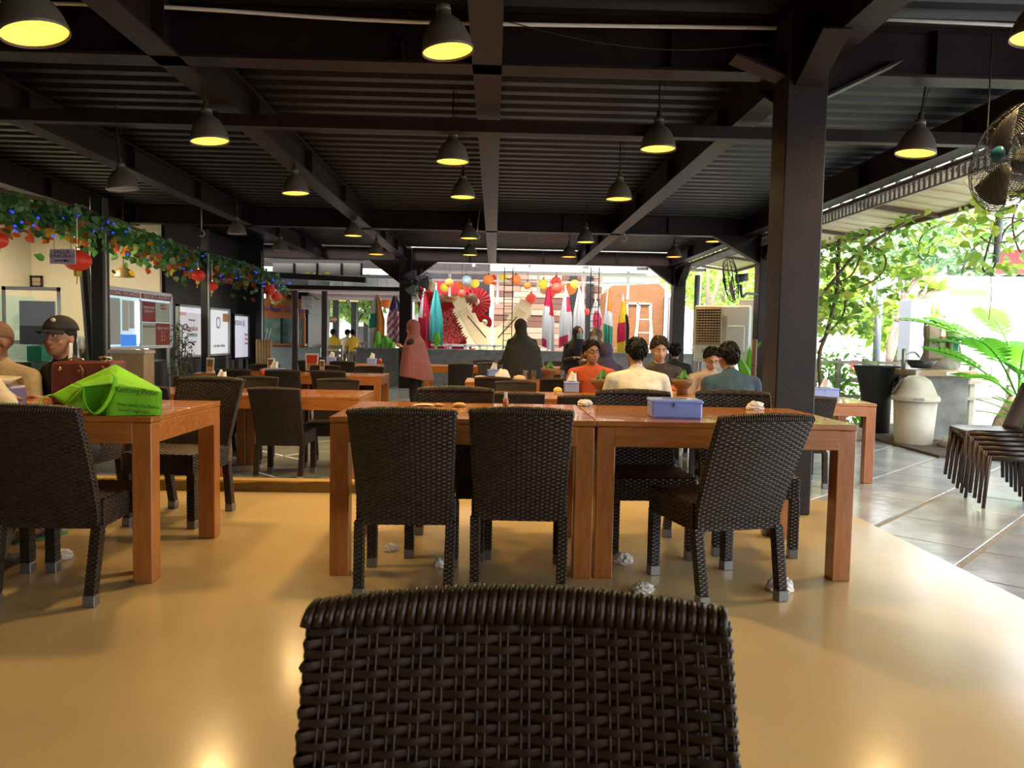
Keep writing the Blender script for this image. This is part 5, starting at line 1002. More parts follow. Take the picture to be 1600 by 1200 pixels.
# white rail on the low wall
t = thing('white_fence', 'low white fence along the top of the grey ledge wall', 'fence', (1.0, 20.6, -.3)); zb = ony(800, 541, 20.6).z+.3
for zz in (zb, zb-.19): m = MB(); m.box((0, 0, zz), (9.2, .05, .06)); m.build('rail', WHITE, t)
for k in range(24): m = MB(); m.box((-4.5+.39*k, 0, zb/2), (.06, .05, zb)); m.build('picket', WHITE, t)
# flags
FM = {'w': cloth('flag_white', (.78, .77, .78)), 'r': cloth('flag_red', (.62, .02, .07)), 'g': cloth('flag_green', (.03, .32, .20)), 'o': cloth('flag_orange', (.85, .30, .05)), 't': cloth('flag_turquoise', (.10, .55, .55)), 'b': cloth('flag_blue', (.03, .06, .30)), 'k': cloth('flag_black', (.015, .015, .018)), 'y': cloth('flag_yellow', (.85, .60, .03)), 'p': cloth('flag_pink_red', (.70, .05, .12))}
FK = list(FM)
for f_ in FM.values():
    for n_ in f_.node_tree.nodes:
        if n_.type == 'VALTORGB': n_.color_ramp.elements[1].color = [min(1, c*.96) for c in n_.color_ramp.elements[0].color[:3]]+[1]
def flag(px, py0, py1, wpx, label, fn, Y=20.3, lean=0):
    a, b = ony(px, py0, Y), ony(px, py1, Y); L = a.z-b.z; w = wpx*Y/F; t = thing('hanging_flag', label, 'flag', (a.x, Y, b.z), 0, 'hanging flags'); m = MB(); rn = random.Random(px); ph = rn.uniform(0, 6)
    def f(u, v):
        ww = w*(.16+.84*min(1, v*1.9)**.8)*1.15; return ((u-.45)*ww+lean*v*w, .05*math.sin(u*9+ph)*(.3+v)+.03*math.sin(u*17), L*(1-v)-.10*L*v*(u-.5)*(1 if px % 2 else -1))
    m.grid(f, 18, 22, mf=lambda u, v: FK.index(fn(u, v))); m.build('cloth', [FM[k] for k in FK], t, True)
    m = MB(); zb_ = -.25-b.z; m.tube([(.0, .07, L+.12), (.02, .07, zb_)], .016, 7); m.build('pole', WHITE, t, True); m = MB(); m.sph((0, .07, L+.14), .03, 8, 6); m.build('finial', GOLD, t, True)
st = lambda u, v, *c: c[min(len(c)-1, int(u*len(c)))]
flag(588, 460, 540, 21, 'green white and orange flag hanging beside the awning', lambda u, v: 'w' if u < .45 and (v < .35 or v > .62) else ('g' if u < .5 else ('g' if v > .93 else 'o')))
flag(617, 462, 537, 23, 'red and white striped flag with a blue canton beside the pillar', lambda u, v: 'b' if v < .32 and (u < .38 or u > .7) else ('p' if int((v*1.3+u*.7)*9) % 2 else 'w'))
flag(663, 455, 540, 17, 'red flag with small yellow stars beside the pink headscarf', lambda u, v: 'w' if u < .35 and v < .5 else ('y' if (abs(u-.55) < .04 and abs(v-.42) < .03) else 'r'))
flag(681, 452, 536, 19, 'turquoise flag hanging before the red rosettes', lambda u, v: 't')
flag(857, 448, 545, 17, 'red over white flag hanging beside the dense lantern cluster', lambda u, v: 'r' if u+v*.8 > .9 and v < .45 or v < .3 else ('p' if v > .88 and u < .4 else 'w'))
flag(884, 452, 540, 18, 'white flag with a red corner next to the red over white flag', lambda u, v: 'p' if (u > .55 and .12 < v < .42) or (v > .82 and u < .7) else 'w')
flag(905, 452, 525, 16, 'plain white flag above the teal face mask', lambda u, v: 'w')
flag(931, 470, 520, 18, 'white flag with a big red disc behind the second ladder truss', lambda u, v: 'p' if ((u-.6)/.34)**2+((v-.62)/.32)**2 < 1 else 'w')
flag(951, 450, 548, 13, 'orange white and green flag hanging before the timber door', lambda u, v: 'o' if v < .38 and u > .4 else ('g' if v > .6 else 'w'))
flag(974, 470, 552, 17, 'yellow red and black flag hanging before the stepladder', lambda u, v: 'k' if u > .66 and v > .25 else ('y' if v < .42 or v > .78 else 'r'))
# timber hut wall with planks, door shed, stepladder
HW = [mat('hut_plank_pink', (.27, .15, .105), .7), mat('hut_plank_brown', (.13, .055, .036), .7), mat('hut_plank_pale', (.36, .24, .175), .7)]
a, b = P(770, 550, 26), P(942, 430, 26); t = thing('timber_hut', 'timber hut wall of mixed brown planks behind the flags', 'hut', ((a.x+b.x)/2, 26, -.3)); w = b.x-a.x; h = b.z+.3; rn = random.Random(8); m = MB(); m.box((0, .2, h/2), (w, .1, h)); m.build('wall', HW[0], t); nr = 18
for r_ in range(nr):
    x = -w/2
    while x < w/2-.05:
        L = min(rn.uniform(.5, 1.3), w/2-x); m = MB(); m.box((x+L/2, .12-rn.uniform(0, .05), h*(r_+.5)/nr), (L-.015, .06, h/nr-.015)); m.build('plank', rn.choice(HW), t); x += L
for px in (895, 921): q_ = P(px, 500, 25.8); m = MB(); m.box((q_.x-t.location.x, -.05, h/2), (.24, .1, h)); m.build('dark_post', POST, t)
a, b = P(941, 552, 25), P(1036, 445, 25); t = thing('timber_shed', 'orange brown timber shed with white framed double door', 'shed', ((a.x+b.x)/2, 24.5, -.3)); w = b.x-a.x; h = b.z+.3; SW = mat('shed_timber', (.22, .085, .03), .6, col2=(.28, .115, .042), scale=3, stretch=(1, 1, 5)); m = MB(); m.prism([(-w/2, 0), (w/2, 0), (w/2, h*.93), (w/2-.25, h), (-w/2+.2, h*.97), (-w/2, h*.9)], 1.2, Matrix.Translation((0, .6, 0))); m.build('wall', SW, t)
for x in (-.28, .05, .48): m = MB(); m.box((x, -.04, h*.42), (.05, .06, h*.78)); m.build('door_frame', WHITE, t)
for zz in (.1, .38, .80): m = MB(); m.box((.1, -.04, h*zz), (.80, .06, .05)); m.build('door_rail', WHITE, t)
q_ = P(1005, 552, 24); t = thing('stepladder', 'white folding stepladder before the timber shed', 'ladder', (q_.x, 24, -.3)); hh = P(1005, 478, 24).z+.3
for sx in (-1, 1):
    for fy in (-.25, .25): m = MB(); m.tube([(sx*.38, fy, 0), (sx*.16, 0, hh)], .03, 6); m.build('rail', WHITE, t)
for k in range(1, 6): f = k/6; m = MB(); m.box((0, -.25*(1-f), hh*f), (.76-.44*f, .10, .03)); m.build('step', WHITE, t)
t = thing('orange_hut', 'small bright orange hut end near the far corner column', 'hut', (P(1035, 530, 27).x, 27, -.3)); m = MB(); m.box((0, 0, .9), (.65, .8, 2.1)); m.build('wall', mat('bright_orange_wall', (.72, .28, .02), .6), t); m = MB(); m.prism([(-.42, 1.95), (.42, 1.95), (.35, 2.15), (-.3, 2.15)], 1.0); m.build('roof', CLAY, t)
t = thing('grey_shutter', 'dark ribbed shutter panel beside the far corner column', 'shutter', (P(1050, 500, 24).x, 24.2, -.3)); 
for k in range(9): m = MB(); m.box((-.2+.05*k, 0, 1.5), (.03, .03, 2.6)); m.build('slat', GREY, t)
m = MB(); m.box((0, .04, 1.5), (.46, .03, 2.6)); m.build('panel', POST, t)
# big banana leaves rising over the ledge
BAN = mat('bright_banana_leaf', (.16, .50, .02), .4, col2=(.22, .58, .04), scale=5)
t = thing('banana_plant', 'young banana plant with broad bright leaves over the ledge wall', 'plant', (ony(605, 560, 20.2).x, 20.2, -.3)); ox = t.location.x
for k, (px, py, wp, hp, an) in enumerate(((588, 540, 15, 26, .1), (603, 538, 22, 28, -.2), (612, 545, 12, 22, .5), (592, 528, 10, 22, -.1))):
    q_ = ony(px, py, 20.1+.04*k); w, h = wp*20/F, hp*20/F; m = MB(); m.grid(lambda u, v: (q_.x-ox+(u-.5)*w*math.sin(math.pi*min(1, .08+v*.92))**.6+an*h*(v-.5)*.5, -.05*k+.05*abs(u-.5)*4, q_.z+.3+(v-.5)*h), 6, 10); o = m.build('leaf', BAN, t, True); o.modifiers.new('t', 'SOLIDIFY').thickness = .004
    m = MB(); m.tube([(0, 0, 0), (q_.x-ox-an*.1, -.03*k, q_.z+.3-h*.45)], .02, 6); m.build('stalk', BAN, t)
t = thing('leafy_seedling', 'single bright oval leaf plant below the turquoise flag', 'plant', (ony(682, 560, 20.2).x, 20.2, -.3)); q_ = ony(682, 530, 20.2); m = MB(); m.grid(lambda u, v: ((u-.5)*.2*math.sin(math.pi*min(1, .06+v*.94))**.7, .02*abs(u-.5), q_.z+.3-.18+.38*v), 6, 10); o = m.build('leaf', BAN, t, True); o.modifiers.new('t', 'SOLIDIFY').thickness = .004; m = MB(); m.tube([(0, 0, 0), (0, 0, q_.z+.15)], .015, 6); m.build('stalk', BAN, t)
# pale building closing the courtyard
t = thing('pale_hall', 'bright white rendered hall closing the courtyard behind the huts', 'building', (2.0, 33, -.3)); m = MB(); m.box((0, 0, 2.0), (11, 4, 4.2)); m.build('walls', mat('white_render', (.8, .8, .78), .8), t); m = MB(); m.prism([(-5.9, 4.0), (5.9, 4.0), (4.6, 5.6), (-4.6, 5.6)], 5); m.build('roof', mat('pale_roof', (.5, .48, .45), .7), t)
for k in range(4): m = MB(); m.box((-4+2.6*k, -2.03, 2.4), (1.1, .06, 1.3)); m.build('window', GREY, t)
# ---------------------------------------------------------------- fans, cooler
def cage(mb, r, n=36, dep=.09, rings=10, wr=.0028):
    for s_ in (-1, 1):
        for k in range(n):
            g = 2*math.pi*k/n; mb.tube([(math.cos(g)*r*q_, s_*dep*math.sqrt(max(0, 1-q_**3)), math.sin(g)*r*q_) for q_ in (.18, .5, .8, 1)], wr*.7, 4, cap=False)
        for k in range(rings):
            q_ = .2+.8*k/(rings-1); mb.tube([(math.cos(g*.21)*r*q_, s_*dep*math.sqrt(max(0, 1-q_**3)), math.sin(g*.21)*r*q_) for g in range(31)], wr if k == rings-1 else wr*.6, 4, cap=False)
def fan(label, loc, rot, r, hub, rings=10, wr=.0028, n=36):
    t = thing('wire_fan', label, 'fan', loc); t.rotation_euler = rot; m = MB(); cage(m, r, n, r*.28, rings, wr); m.build('cage', POST, t, kind='stuff')
    for k in range(3):
        m = MB(); a0 = k*2.094
        m.grid(lambda u, v: ((.18+.7*u)*r*math.cos(a0+(v-.5)*1.1), (v-.5)*.10*r*2*.5, (.18+.7*u)*r*math.sin(a0+(v-.5)*1.1)), 6, 6); o = m.build('blade', mat('fan_blade', (.10, .10, .105), .4), t, True); o.modifiers.new('t', 'SOLIDIFY').thickness = .004
    m = MB(); m.sph((0, -r*.28, 0), (r*.16, .025, r*.16), 18, 8); m.build('badge', hub, t, True)
    m = MB(); m.tube([(0, r*.2, 0), (0, r*.2+.20, 0)], [.075, .065], 14); m.build('motor', mat('fan_motor_grey', (.09, .10, .10), .4), t, True); return t
f1 = ony(1580, 246, 4.3); t = fan('large black wire fan with a teal hub hanging below the eave', f1, (R(-8), 0, R(-84)), .30, mat('teal_badge', (.02, .14, .20), .35), 22, .0026, 30)
m = MB(); Q_ = t.rotation_euler.to_matrix().inverted(); m.tube([Q_ @ Vector((.18, .02, .0)), Q_ @ Vector((.18, .02, 2.98-f1.z))], .02, 8); m.build('drop_pole', POST, t, True)
q_ = ony(1527, 300, 4.6); t = thing('hanging_sheet', 'pale folded plastic sheet hanging under the wire fan', 'sheet', q_); m = MB(); m.prism([(-.09, .06), (.04, .13), (.20, -.03), (.10, -.14), (.03, -.05)], .006); m.build('sheet', mat('pale_plastic', (.55, .60, .57), .4), t); m = MB(); m.tube([(.04, 0, .12), (.04, 0, 2.98-q_.z)], .005, 5); m.build('hanger', POST, t)
f2 = ony(650, 442, 18.6); fan('dark wire fan mounted on the far pillar above the pink headscarf', f2, (0, 0, R(15)), .37, POST, 6, .006, 16)
f3 = ony(1142, 437, 13.0); t = fan('grey wall fan with a wire cage seen edge-on above the air cooler', f3, (R(10), 0, R(-103)), .40, POST, 6, .006, 16)
Q_ = t.rotation_euler.to_matrix().inverted(); cp_ = Vector((4.60, 13.4, f3.z-.22)); m = MB(); m.tube(crv([Q_ @ (Vector((.18, .02, -.08))), Q_ @ Vector((.22, .05, -.28)), Q_ @ Vector((.32, .1, -.22)), Q_ @ (cp_-f3)], 4), .025, 7); m.build('bracket_arm', MATS['fan_motor_grey'], t, True)
q_ = ony(1130, 590, 14.6); t = thing('air_cooler', 'large white evaporative air cooler with a brown louvred grille', 'air cooler', (q_.x-.02, 14.6, REAR), R(-24)); t.scale = (1.12, 1, 1); CW = mat('cooler_white', (.62, .65, .62), .45); s_ = 14.6/F
zc = ony(1130, 566, 14.6).z-REAR; zt_ = ony(1130, 478, 14.6).z-REAR; hh = zt_-zc
m = MB(); m.bbox((0, 0, zc+hh/2), (.92, .55, hh), .03); m.build('housing', CW, t); m = MB(); m.bbox((.38, .1, zc+hh*.55), (.28, .62, hh*1.12), .02); m.build('side_cover', CW, t)
m = MB(); m.bbox((-.22, -.29, zc+hh*.64), (.44, .05, hh*.68), .01); gf = m.build('grille_frame', mat('tan_frame', (.45, .33, .22), .5), t); m = MB(); m.box((-.22, -.312, zc+hh*.64), (.38, .01, hh*.62)); m.build('grille_back', mat('grille_dark', (.05, .03, .02), .6), gf)
for k in range(14): m = MB(); m.box((-.22, -.325, zc+hh*(.345+.59*k/13)), (.39, .02, .014), 0, 0, R(25)); m.build('louvre', MATS['tan_frame'], t)
for k in range(8): m = MB(); m.box((-.385+.047*k, -.320, zc+hh*.64), (.008, .012, hh*.6)); m.build('fin', MATS['tan_frame'], t)
m = MB(); m.bbox((.22, -.285, zc+hh*.42), (.30, .03, hh*.45), .008); m.build('hatch', CW, t); m = MB(); m.box((.05, -.285, zc+hh*.74), (.05, .02, hh*.16)); m.build('latch', MATS['tan_frame'], t)
m = MB(); m.bbox((-.14, -.285, zc+hh*.18), (.62, .04, hh*.26), .02); m.build('control_panel', CW, t)
for x in (-.25, -.05): m = MB(); m.box((x, -.308, zc+hh*.2), (.13, .01, .07)); m.build('control_window', GREY, t)
for x in (-.4, .4):
    for y in (-.22, .22): m = MB(); m.box((x, y, zc/2), (.05, .05, zc)); m.build('stand_leg', GREY, t)
# ---------------------------------------------------------------- bins, sink, railing
BINW = mat('cream_bin_plastic', (.56, .53, .43), .4, col2=(.48, .44, .34), scale=4); q_ = onz(1433, 697, REAR)
t = thing('swing_bin', 'cream domed swing-top bin standing on the grey slabs', 'bin', (q_.x, q_.y+.1, REAR), R(-20)); m = MB(); m.lathe([(0, 0), (.215, 0), (.225, .02), (.262, .60), (.25, .60), (.2, .05), (0, .05)], 28); m.build('body', BINW, t, True)
m = MB(); m.lathe([(.288, .585), (.292, .62), (.28, .65), (.255, .66), (.225, .74), (.17, .85), (.09, .905), (0, .915)], 28); l_ = m.build('dome_lid', BINW, t, True); m = MB(); m.grid(lambda u, v: ((-.265+.12*v)-.012, (u-.5)*.22*(1-.2*v), .67+.20*v), 6, 6); m.build('flap_opening', mat('brown_flap', (.16, .08, .05), .5), l_, True)
m = MB(); m.bbox((0, -.285, .62), (.12, .02, .03), .004); m.build('clip', GREY, t)
q_ = onz(1383, 682, REAR); t = thing('black_bin', 'tall black tapered bin lined with a torn black bag', 'bin', (q_.x, q_.y+.3, REAR)); m = MB(); m.lathe([(0, 0), (.17, 0), (.19, .05), (.20, .5), (.25, .75), (.33, .98), (.34, 1.0), (.31, 1.0), (.22, .72), (0, .6)], 24); m.build('body', mat('black_plastic', (.018, .018, .02), .35), t, True); m = crumple((.22, -.1, .55), .17, 91, 22, 14, 1.3); m.build('bin_bag', mat('black_bag', (.012, .012, .013), .25), t, False)
q_ = ony(1455, 578, 10.3); t = thing('wash_basin', 'outdoor wash stand with tiled counter, black basin and tap', 'wash stand', (q_.x, 10.3, REAR)); zc = q_.z-REAR
m = MB(); m.bbox((.12, .1, zc-.04), (.86, .55, .08), .006); m.build('counter', mat('tan_counter', (.45, .28, .15), .4, col2=(.55, .5, .42), scale=1.6, contrast=(.48, .52)), t); m = MB(); m.box((.12, .15, zc/2-.04), (.75, .4, zc-.08)); m.build('pedestal', CONC, t)
m = MB(); m.lathe([(0, .02), (.12, .02), (.20, .13), (.19, .13), (.1, .04), (0, .04)], 20, (-.12, .05, zc)); m.build('basin', mat('black_stone', (.03, .03, .032), .35), t, True)
m = MB(); m.tube([(-.36, .05, zc), (-.36, .05, zc+.28)], .028, 8); m.tube(crv([(-.36, .05, zc+.2), (-.22, .05, zc+.24), (-.14, .05, zc+.17)], 4), .015, 7); m.tube([(-.36, .05, zc+.12), (-.50, .05, zc+.11)], .012, 6); m.build('tap', mat('brushed_steel', (.35, .33, .28), .35, metal=.7), t, True)
m = MB(); m.box((.18, -.18, zc-.04), (.16, .005, .05)); m.build('notice', WHITE, t)
q_ = ony(1478, 575, 10.6); t = thing('stone_post', 'rough stone post with soap dispensers behind the basin', 'stone post', (q_.x, 10.75, zc+REAR)); ROCK = mat('rough_stone', (.22, .18, .15), .85, col2=(.42, .38, .34), scale=7, bump=.9, bscale=14)
m = crumple((0, 0, 0), .2, 21, 26, 18, 1); m2 = MB(); rn = random.Random(6)
def stone(u, v): g = 2*math.pi*u; k = 1+.10*math.sin(g*3+v*7)+.07*math.sin(g*7+v*15); hgt = .72*v; r_ = (.24-.06*v)*k*(1 if v < .95 else .3); return (r_*1.15*math.cos(g), r_*.7*math.sin(g), hgt+.03*math.sin(g*2)*v)
m2.grid(stone, 30, 16); m2.build('stone', ROCK, t, True); s3 = MB(); s3.lathe([(0, .74), (.05, .73), (.0721, .69)], 10); s3.build('stone_cap', ROCK, t, True)
m = MB(); m.bbox((-.20, -.18, .38), (.26, .10, .50), .03); d_ = m.build('water_dispenser', mat('bronze_acrylic', (.28, .20, .14), .2), t); m = MB(); m.bbox((-.115, -.235, .42), (.07, .02, .36), .008); m.build('front_strip', mat('cream_strip', (.62, .58, .48), .4), d_)
for z in (.44, .29): m = MB(); m.box((-.12, -.255, z), (.06, .03, .035)); m.build('red_button', mat('red_button', (.55, .02, .03), .4), d_)
m = MB(); m.bbox((.075, -.19, .32), (.12, .07, .22), .012); d_ = m.build('soap_dispenser', WHITE, t); m = MB(); m.box((.075, -.23, .32), (.06, .01, .12)); m.build('blue_window', mat('teal_soap', (.05, .35, .45), .3), d_)
# timber railing along the garden edge
RL = mat('weathered_rail', (.46, .43, .36), .7, col2=(.38, .35, .28), scale=6); t = thing('garden_railing', 'weathered pale timber railing along the garden edge', 'railing', (5.8, 11.6, REAR))
def rp(px, py): q_ = ony(px, py, 11.6); return q_.x-5.8, q_.z-REAR
for px in (1273, 1310, 1352, 1470, 1520, 1580): x, z = rp(px, 560); m = MB(); m.box((x, 0, (z+.0)/2), (.07, .07, z)); m.build('post', RL, t)
for py in (565, 593, 618): x0, z = rp(1265, py); x1, _ = rp(1640, py); m = MB(); m.box(((x0+x1)/2, -.04, z), (x1-x0, .04, .05)); m.build('rail', RL, t)
# rocks along the bed
for k, (px, py, r_, l) in enumerate(((1503, 706, .13, 'flat brown garden rock beside the swing bin'), (1545, 712, .19, 'rounded grey garden rock behind the stacked chairs'), (1478, 690, .14, 'small dark garden rock beneath the fern'), (1345, 690, .16, 'pale garden rock at the foot of the black bin'), (1580, 722, .2, 'long garden rock beyond the stacked chairs'))):
    q_ = onz(px, py, REAR); m = crumple((q_.x, q_.y+.25, REAR), r_, 130+k, 20, 12, .6); tag(m.build('garden_rock', ROCK, None, True), l, 'rock')
gd = MB(); gd.box((8.3, 10.5, -.22), (6.2, 3.5, .16)); struct('ground_garden', gd, mat('dark_soil', (.07, .05, .035), .9, bump=.5))
# ---------------------------------------------------------------- plants
PG = [leafmat('philodendron_green', (.08, .30, .03)), leafmat('philodendron_bright', (.20, .50, .06))]
def frond(mb, base, tip, sag, n=13, w=.32, m=0):
    """feathered leaf: midrib and long pointed lobes"""
    base, tip = Vector(base), Vector(tip); d = tip-base; sd = d.cross(Vector((0, 0, 1))).normalized(); up = sd.cross(d).normalized()
    def mid(f): return base+d*f+Vector((0, 0, -sag*f*f+sag*.5*f))
    mb.tube([mid(i/8) for i in range(9)], [.012*(1-.08*i) for i in range(9)], 5, m)
    for i in range(n):
        f = .25+.74*i/(n-1); L = w*math.sin(math.pi*(.22+.72*(i/(n-1))))
        for s_ in (-1, 1):
            p = mid(f); q_ = p+(sd*s_*.85+d.normalized()*.65).normalized()*L+Vector((0, 0, -.12*L)); wd = (d.normalized())*(.030*L/.2)
            mb.add([p-wd*.6, (p+q_)/2-wd+up*.02, q_, (p+q_)/2+wd+up*.02, p+wd*.6], [(0, 1, 2, 3, 4)], m)
q_ = onz(1560, 690, REAR); t = thing('philodendron', 'big philodendron with feathered green leaves beside the wash stand', 'plant', (onz(1575, 692, REAR).x+.30, 10.0, REAR)); t.scale = (1.22, 1, 1.15); rn = random.Random(12); m = MB(); m.tube(crv([(-.55, 0, 0), (-.5, -.05, .3), (-.35, 0, .55)], 4), [.07]*5+[.06]*4, 9); m.build('trunk', mat('scarred_trunk', (.22, .15, .09), .8, col2=(.40, .30, .18), scale=22, bump=.5), t, True)
for k in range(20):
    a = -2.9+k*.30+rn.uniform(-.1, .1); L = rn.uniform(.55, 1.0); el = rn.uniform(.35, 1.0); b_ = Vector((-.30, 0, .5+.02*k)); tp = b_+Vector((math.cos(a)*L, math.sin(a)*L*.8, el*L*1.05)); m = MB(); m.tube([b_, lerp(b_, tp, .45)], .012, 5); frond(m, lerp(b_, tp, .35), tp+Vector((math.cos(a)*.35, math.sin(a)*.3, .05)), .30, 11, .30); m.build('leaf', PG[k % 2], t)
for k in range(9):
    a = rn.uniform(2.2, 4.4); b_ = Vector((-.1, -.3, .05)); L = rn.uniform(.5, .9); tp = b_+Vector((math.cos(a)*L, math.sin(a)*.3, rn.uniform(.25, .7))); m = MB(); m.grid(lambda u, v: tuple(lerp(b_, tp, v)+Vector((0, (u-.5)*.05*math.sin(math.pi*(.1+.9*v)), .12*math.sin(v*2.6)+.02*abs(u-.5)))), 2, 8); o = m.build('blade_leaf', PG[1], t, True); o.modifiers.new('t', 'SOLIDIFY').thickness = .003
VG = [leafmat('vine_green', (.24, .42, .07)), leafmat('vine_lime', (.44, .58, .12)), leafmat('vine_deep', (.10, .24, .04))]
def V(px, py, Y): return ony(px, py, Y)
t = thing('climbing_vine', 'twisting leafy vine climbing from the garden up to the eave', 'vine', (V(1290, 620, 10.4).x, 10.4, REAR)); O = t.location.copy(); ST = mat('vine_bark', (.13, .085, .05), .8)
for k, (pts, r_) in enumerate((([(1262, 640), (1258, 560), (1262, 520), (1275, 475), (1305, 435), (1335, 400), (1380, 368), (1430, 340), (1480, 325)], .022), ([(1285, 640), (1280, 560), (1290, 525), (1300, 490), (1308, 450), (1310, 400), (1312, 370)], .026), ([(1280, 535), (1300, 515), (1318, 490), (1320, 460), (1308, 430)], .016), ([(1305, 460), (1340, 450), (1370, 435), (1384, 415), (1380, 395), (1365, 385)], .013), ([(1435, 400), (1440, 370), (1470, 350), (1510, 345)], .012), ([(1436, 400), (1445, 405), (1460, 380), (1490, 372)], .010), ([(1300, 445), (1330, 430), (1345, 400)], .012))):
    m = MB(); m.tube([p-O for p in crv([V(px, py, 10.2+.12*(k % 3)) for px, py in pts], 5)], r_, 7); m.build('stem', ST, t, True)
rn = random.Random(3)
def vl(r):
    while 1:
        px, py = r.uniform(1255, 1540), r.uniform(318, 520); top = 385-(px-1258)*.28; lo = 330+ (160 if px < 1345 else max(45, 160-(px-1345)*1.0))
        if py > top-4 and py < top+lo-330+20: return V(px, py, r.uniform(9.8, 11.2))-O
m = leaves(950, vl, .13, 41, nm=3, w=.62)
m.build('foliage', VG, t, kind='stuff')
t = thing('garden_shrub', 'dense green shrub behind the railing by the square column', 'shrub', (V(1275, 600, 11.9).x+.15, 11.9, REAR)); leaves(700, lambda r: (r.gauss(0, .36), r.gauss(0, .3), abs(r.gauss(.55, .34))), .16, 44, nm=2, w=.4).build('foliage', PG, t, kind='stuff'); m = MB()
for k in range(6): m.tube([(0, 0, 0), (.3*math.cos(k), .3*math.sin(k), .9)], .012, 5)
m.build('stem', ST, t)
t = thing('hanging_creeper', 'bare looping creeper stems hanging from the eave near the wire fan', 'vine', (V(1560, 340, 8.2).x, 8.2, 2.2)); O = t.location.copy()
for k, pts in enumerate(([(1532, 370), (1550, 380), (1580, 375), (1600, 360), (1620, 345)], [(1560, 330), (1540, 400), (1536, 420), (1545, 425), (1556, 410), (1570, 360), (1600, 340)], [(1590, 320), (1582, 350), (1592, 390), (1610, 400)], [(1555, 345), (1580, 340), (1610, 350)], [(1548, 420), (1549, 460), (1545, 500)])):
    m = MB(); m.tube([p-O for p in crv([V(px, py, 8.1+.1*k) for px, py in pts], 5)], .010 if k < 4 else .004, 6); m.build('stem', ST, t, True)
leaves(130, lambda r: V(r.uniform(1500, 1610), r.uniform(300, 420), r.uniform(7.9, 8.5))-O, .13, 45, nm=2, w=.65).build('foliage', VG, t, kind='stuff')
# frangipani tree, garden posts, trees
def branchy(label, px, py, Y, h, sd_, lv=160):
    b_ = V(px, py, Y); t = thing('frangipani_tree', label, 'tree', (b_.x, Y, -.3)); rn = random.Random(sd_); m = MB(); lf = MB()
    def br(p, d, L, r_, dep):
        e = p+d*L; m.tube(crv([p, (p+e)/2+Vector((rn.uniform(-.05, .05), 0, .03)), e], 3), [r_]*4+[r_*.75]*3, 6)
        if dep == 0:
            for k in range(lv//16): a = rn.uniform(0, 6.28); leafmesh(lf, e, (math.cos(a), math.sin(a)*.7, rn.uniform(-.1, .8)), (0, -.3, 1), rn.uniform(.22, .36), rn.randrange(2), .35)
            return
        for k in range(2 if dep > 1 else 3): br(e, (d+Vector((rn.uniform(-.8, .8), rn.uniform(-.5, .5), rn.uniform(-.1, .5)))).normalized(), L*.72, r_*.7, dep-1)
    br(Vector((0, 0, 0)), Vector((.05, 0, 1)), h*.42, .09, 3); m.build('trunk', mat('pale_bark', (.36, .28, .22), .7), t, True); lf.build('foliage', VG[:2], t, kind='stuff')
branchy('bare branched frangipani tree behind the grey garden post', 1385, 560, 14.5, 2.6, 5); branchy('pale trunked frangipani tree behind the air cooler', 1100, 560, 21, 5.0, 9, 320)
for px, y0, Y, l in ((1375, 440, 12.5, 'grey steel post standing in the garden with a white band'), (1255, 395, 12.2, 'dark grey pipe post wrapped in vines near the column'), (1090, 430, 17, 'thin grey post beside the air cooler')):
    a = V(px, y0, Y); t = thing('garden_post', l, 'post', (a.x, Y, -.3)); z1 = max(a.z, 2.0)+.3; m = MB(); m.tube([(0, 0, 0), (0, 0, z1)], .06 if Y > 9 else .04, 10); m.build('shaft', mat('steel_post', (.22, .25, .28), .45, metal=.3), t, True); m = MB(); m.tube([(0, 0, z1*.42), (0, 0, z1*.46)], .07, 10); m.build('band', WHITE, t, True)
q_ = V(1556, 410, 8.2); t = thing('hanging_post', 'grey steel post hanging from the eave near the creeper loops', 'post', q_); m = MB(); m.tube([(0, 0, 0), (.03, 0, 2.9-q_.z)], .035, 10); m.build('shaft', MATS['steel_post'], t, True)
for k, (px, Y, h, r_, l) in enumerate(((1125, 25.5, 4.6, 1.8, 'leafy tree behind the air cooler and pillar'), (1175, 20, 2.6, 1.1, 'bushy tree between the air cooler and square column'), (1262, 17, 3.2, 1.2, 'leafy tree rising behind the square column'), (1400, 19.6, 2.6, 1.0, 'leafy bush behind the grey garden locker'), (1480, 46, 8.5, 4.2, 'wide tree crown above the white building'), (1390, 56, 10.5, 4.6, 'broad tree crown beyond the eave vines'), (1592, 41, 6.3, 2.6, 'tree crown beside the red shop fascia'), (1088, 28.6, 5.0, 1.3, 'tall leafy tree near the far corner column'))):
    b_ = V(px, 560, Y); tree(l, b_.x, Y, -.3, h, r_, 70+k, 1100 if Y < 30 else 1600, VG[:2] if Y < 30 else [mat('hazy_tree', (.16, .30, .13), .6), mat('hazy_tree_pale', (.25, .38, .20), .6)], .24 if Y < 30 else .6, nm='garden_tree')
t = thing('broad_leaf_plant', 'broad banana leaves beside the air cooler stand', 'plant', (V(1180, 600, 13.9).x, 13.9, REAR))
for k in range(6):
    a = -.9+k*.36; m = MB(); m.grid(lambda u, v: (math.sin(a)*.75*v+(u-.5)*.22*math.sin(math.pi*(.05+.95*v)), .05*k-.1, .25+1.05*v*math.cos(a*.6)-.25*v*v*abs(a)), 4, 10); o = m.build('leaf', BAN if k % 2 else PG[1], t, True); o.modifiers.new('t', 'SOLIDIFY').thickness = .004
m = MB(); m.tube([(0, .1, 0), (0, .1, .35)], .05, 8); m.build('trunk', ST, t)
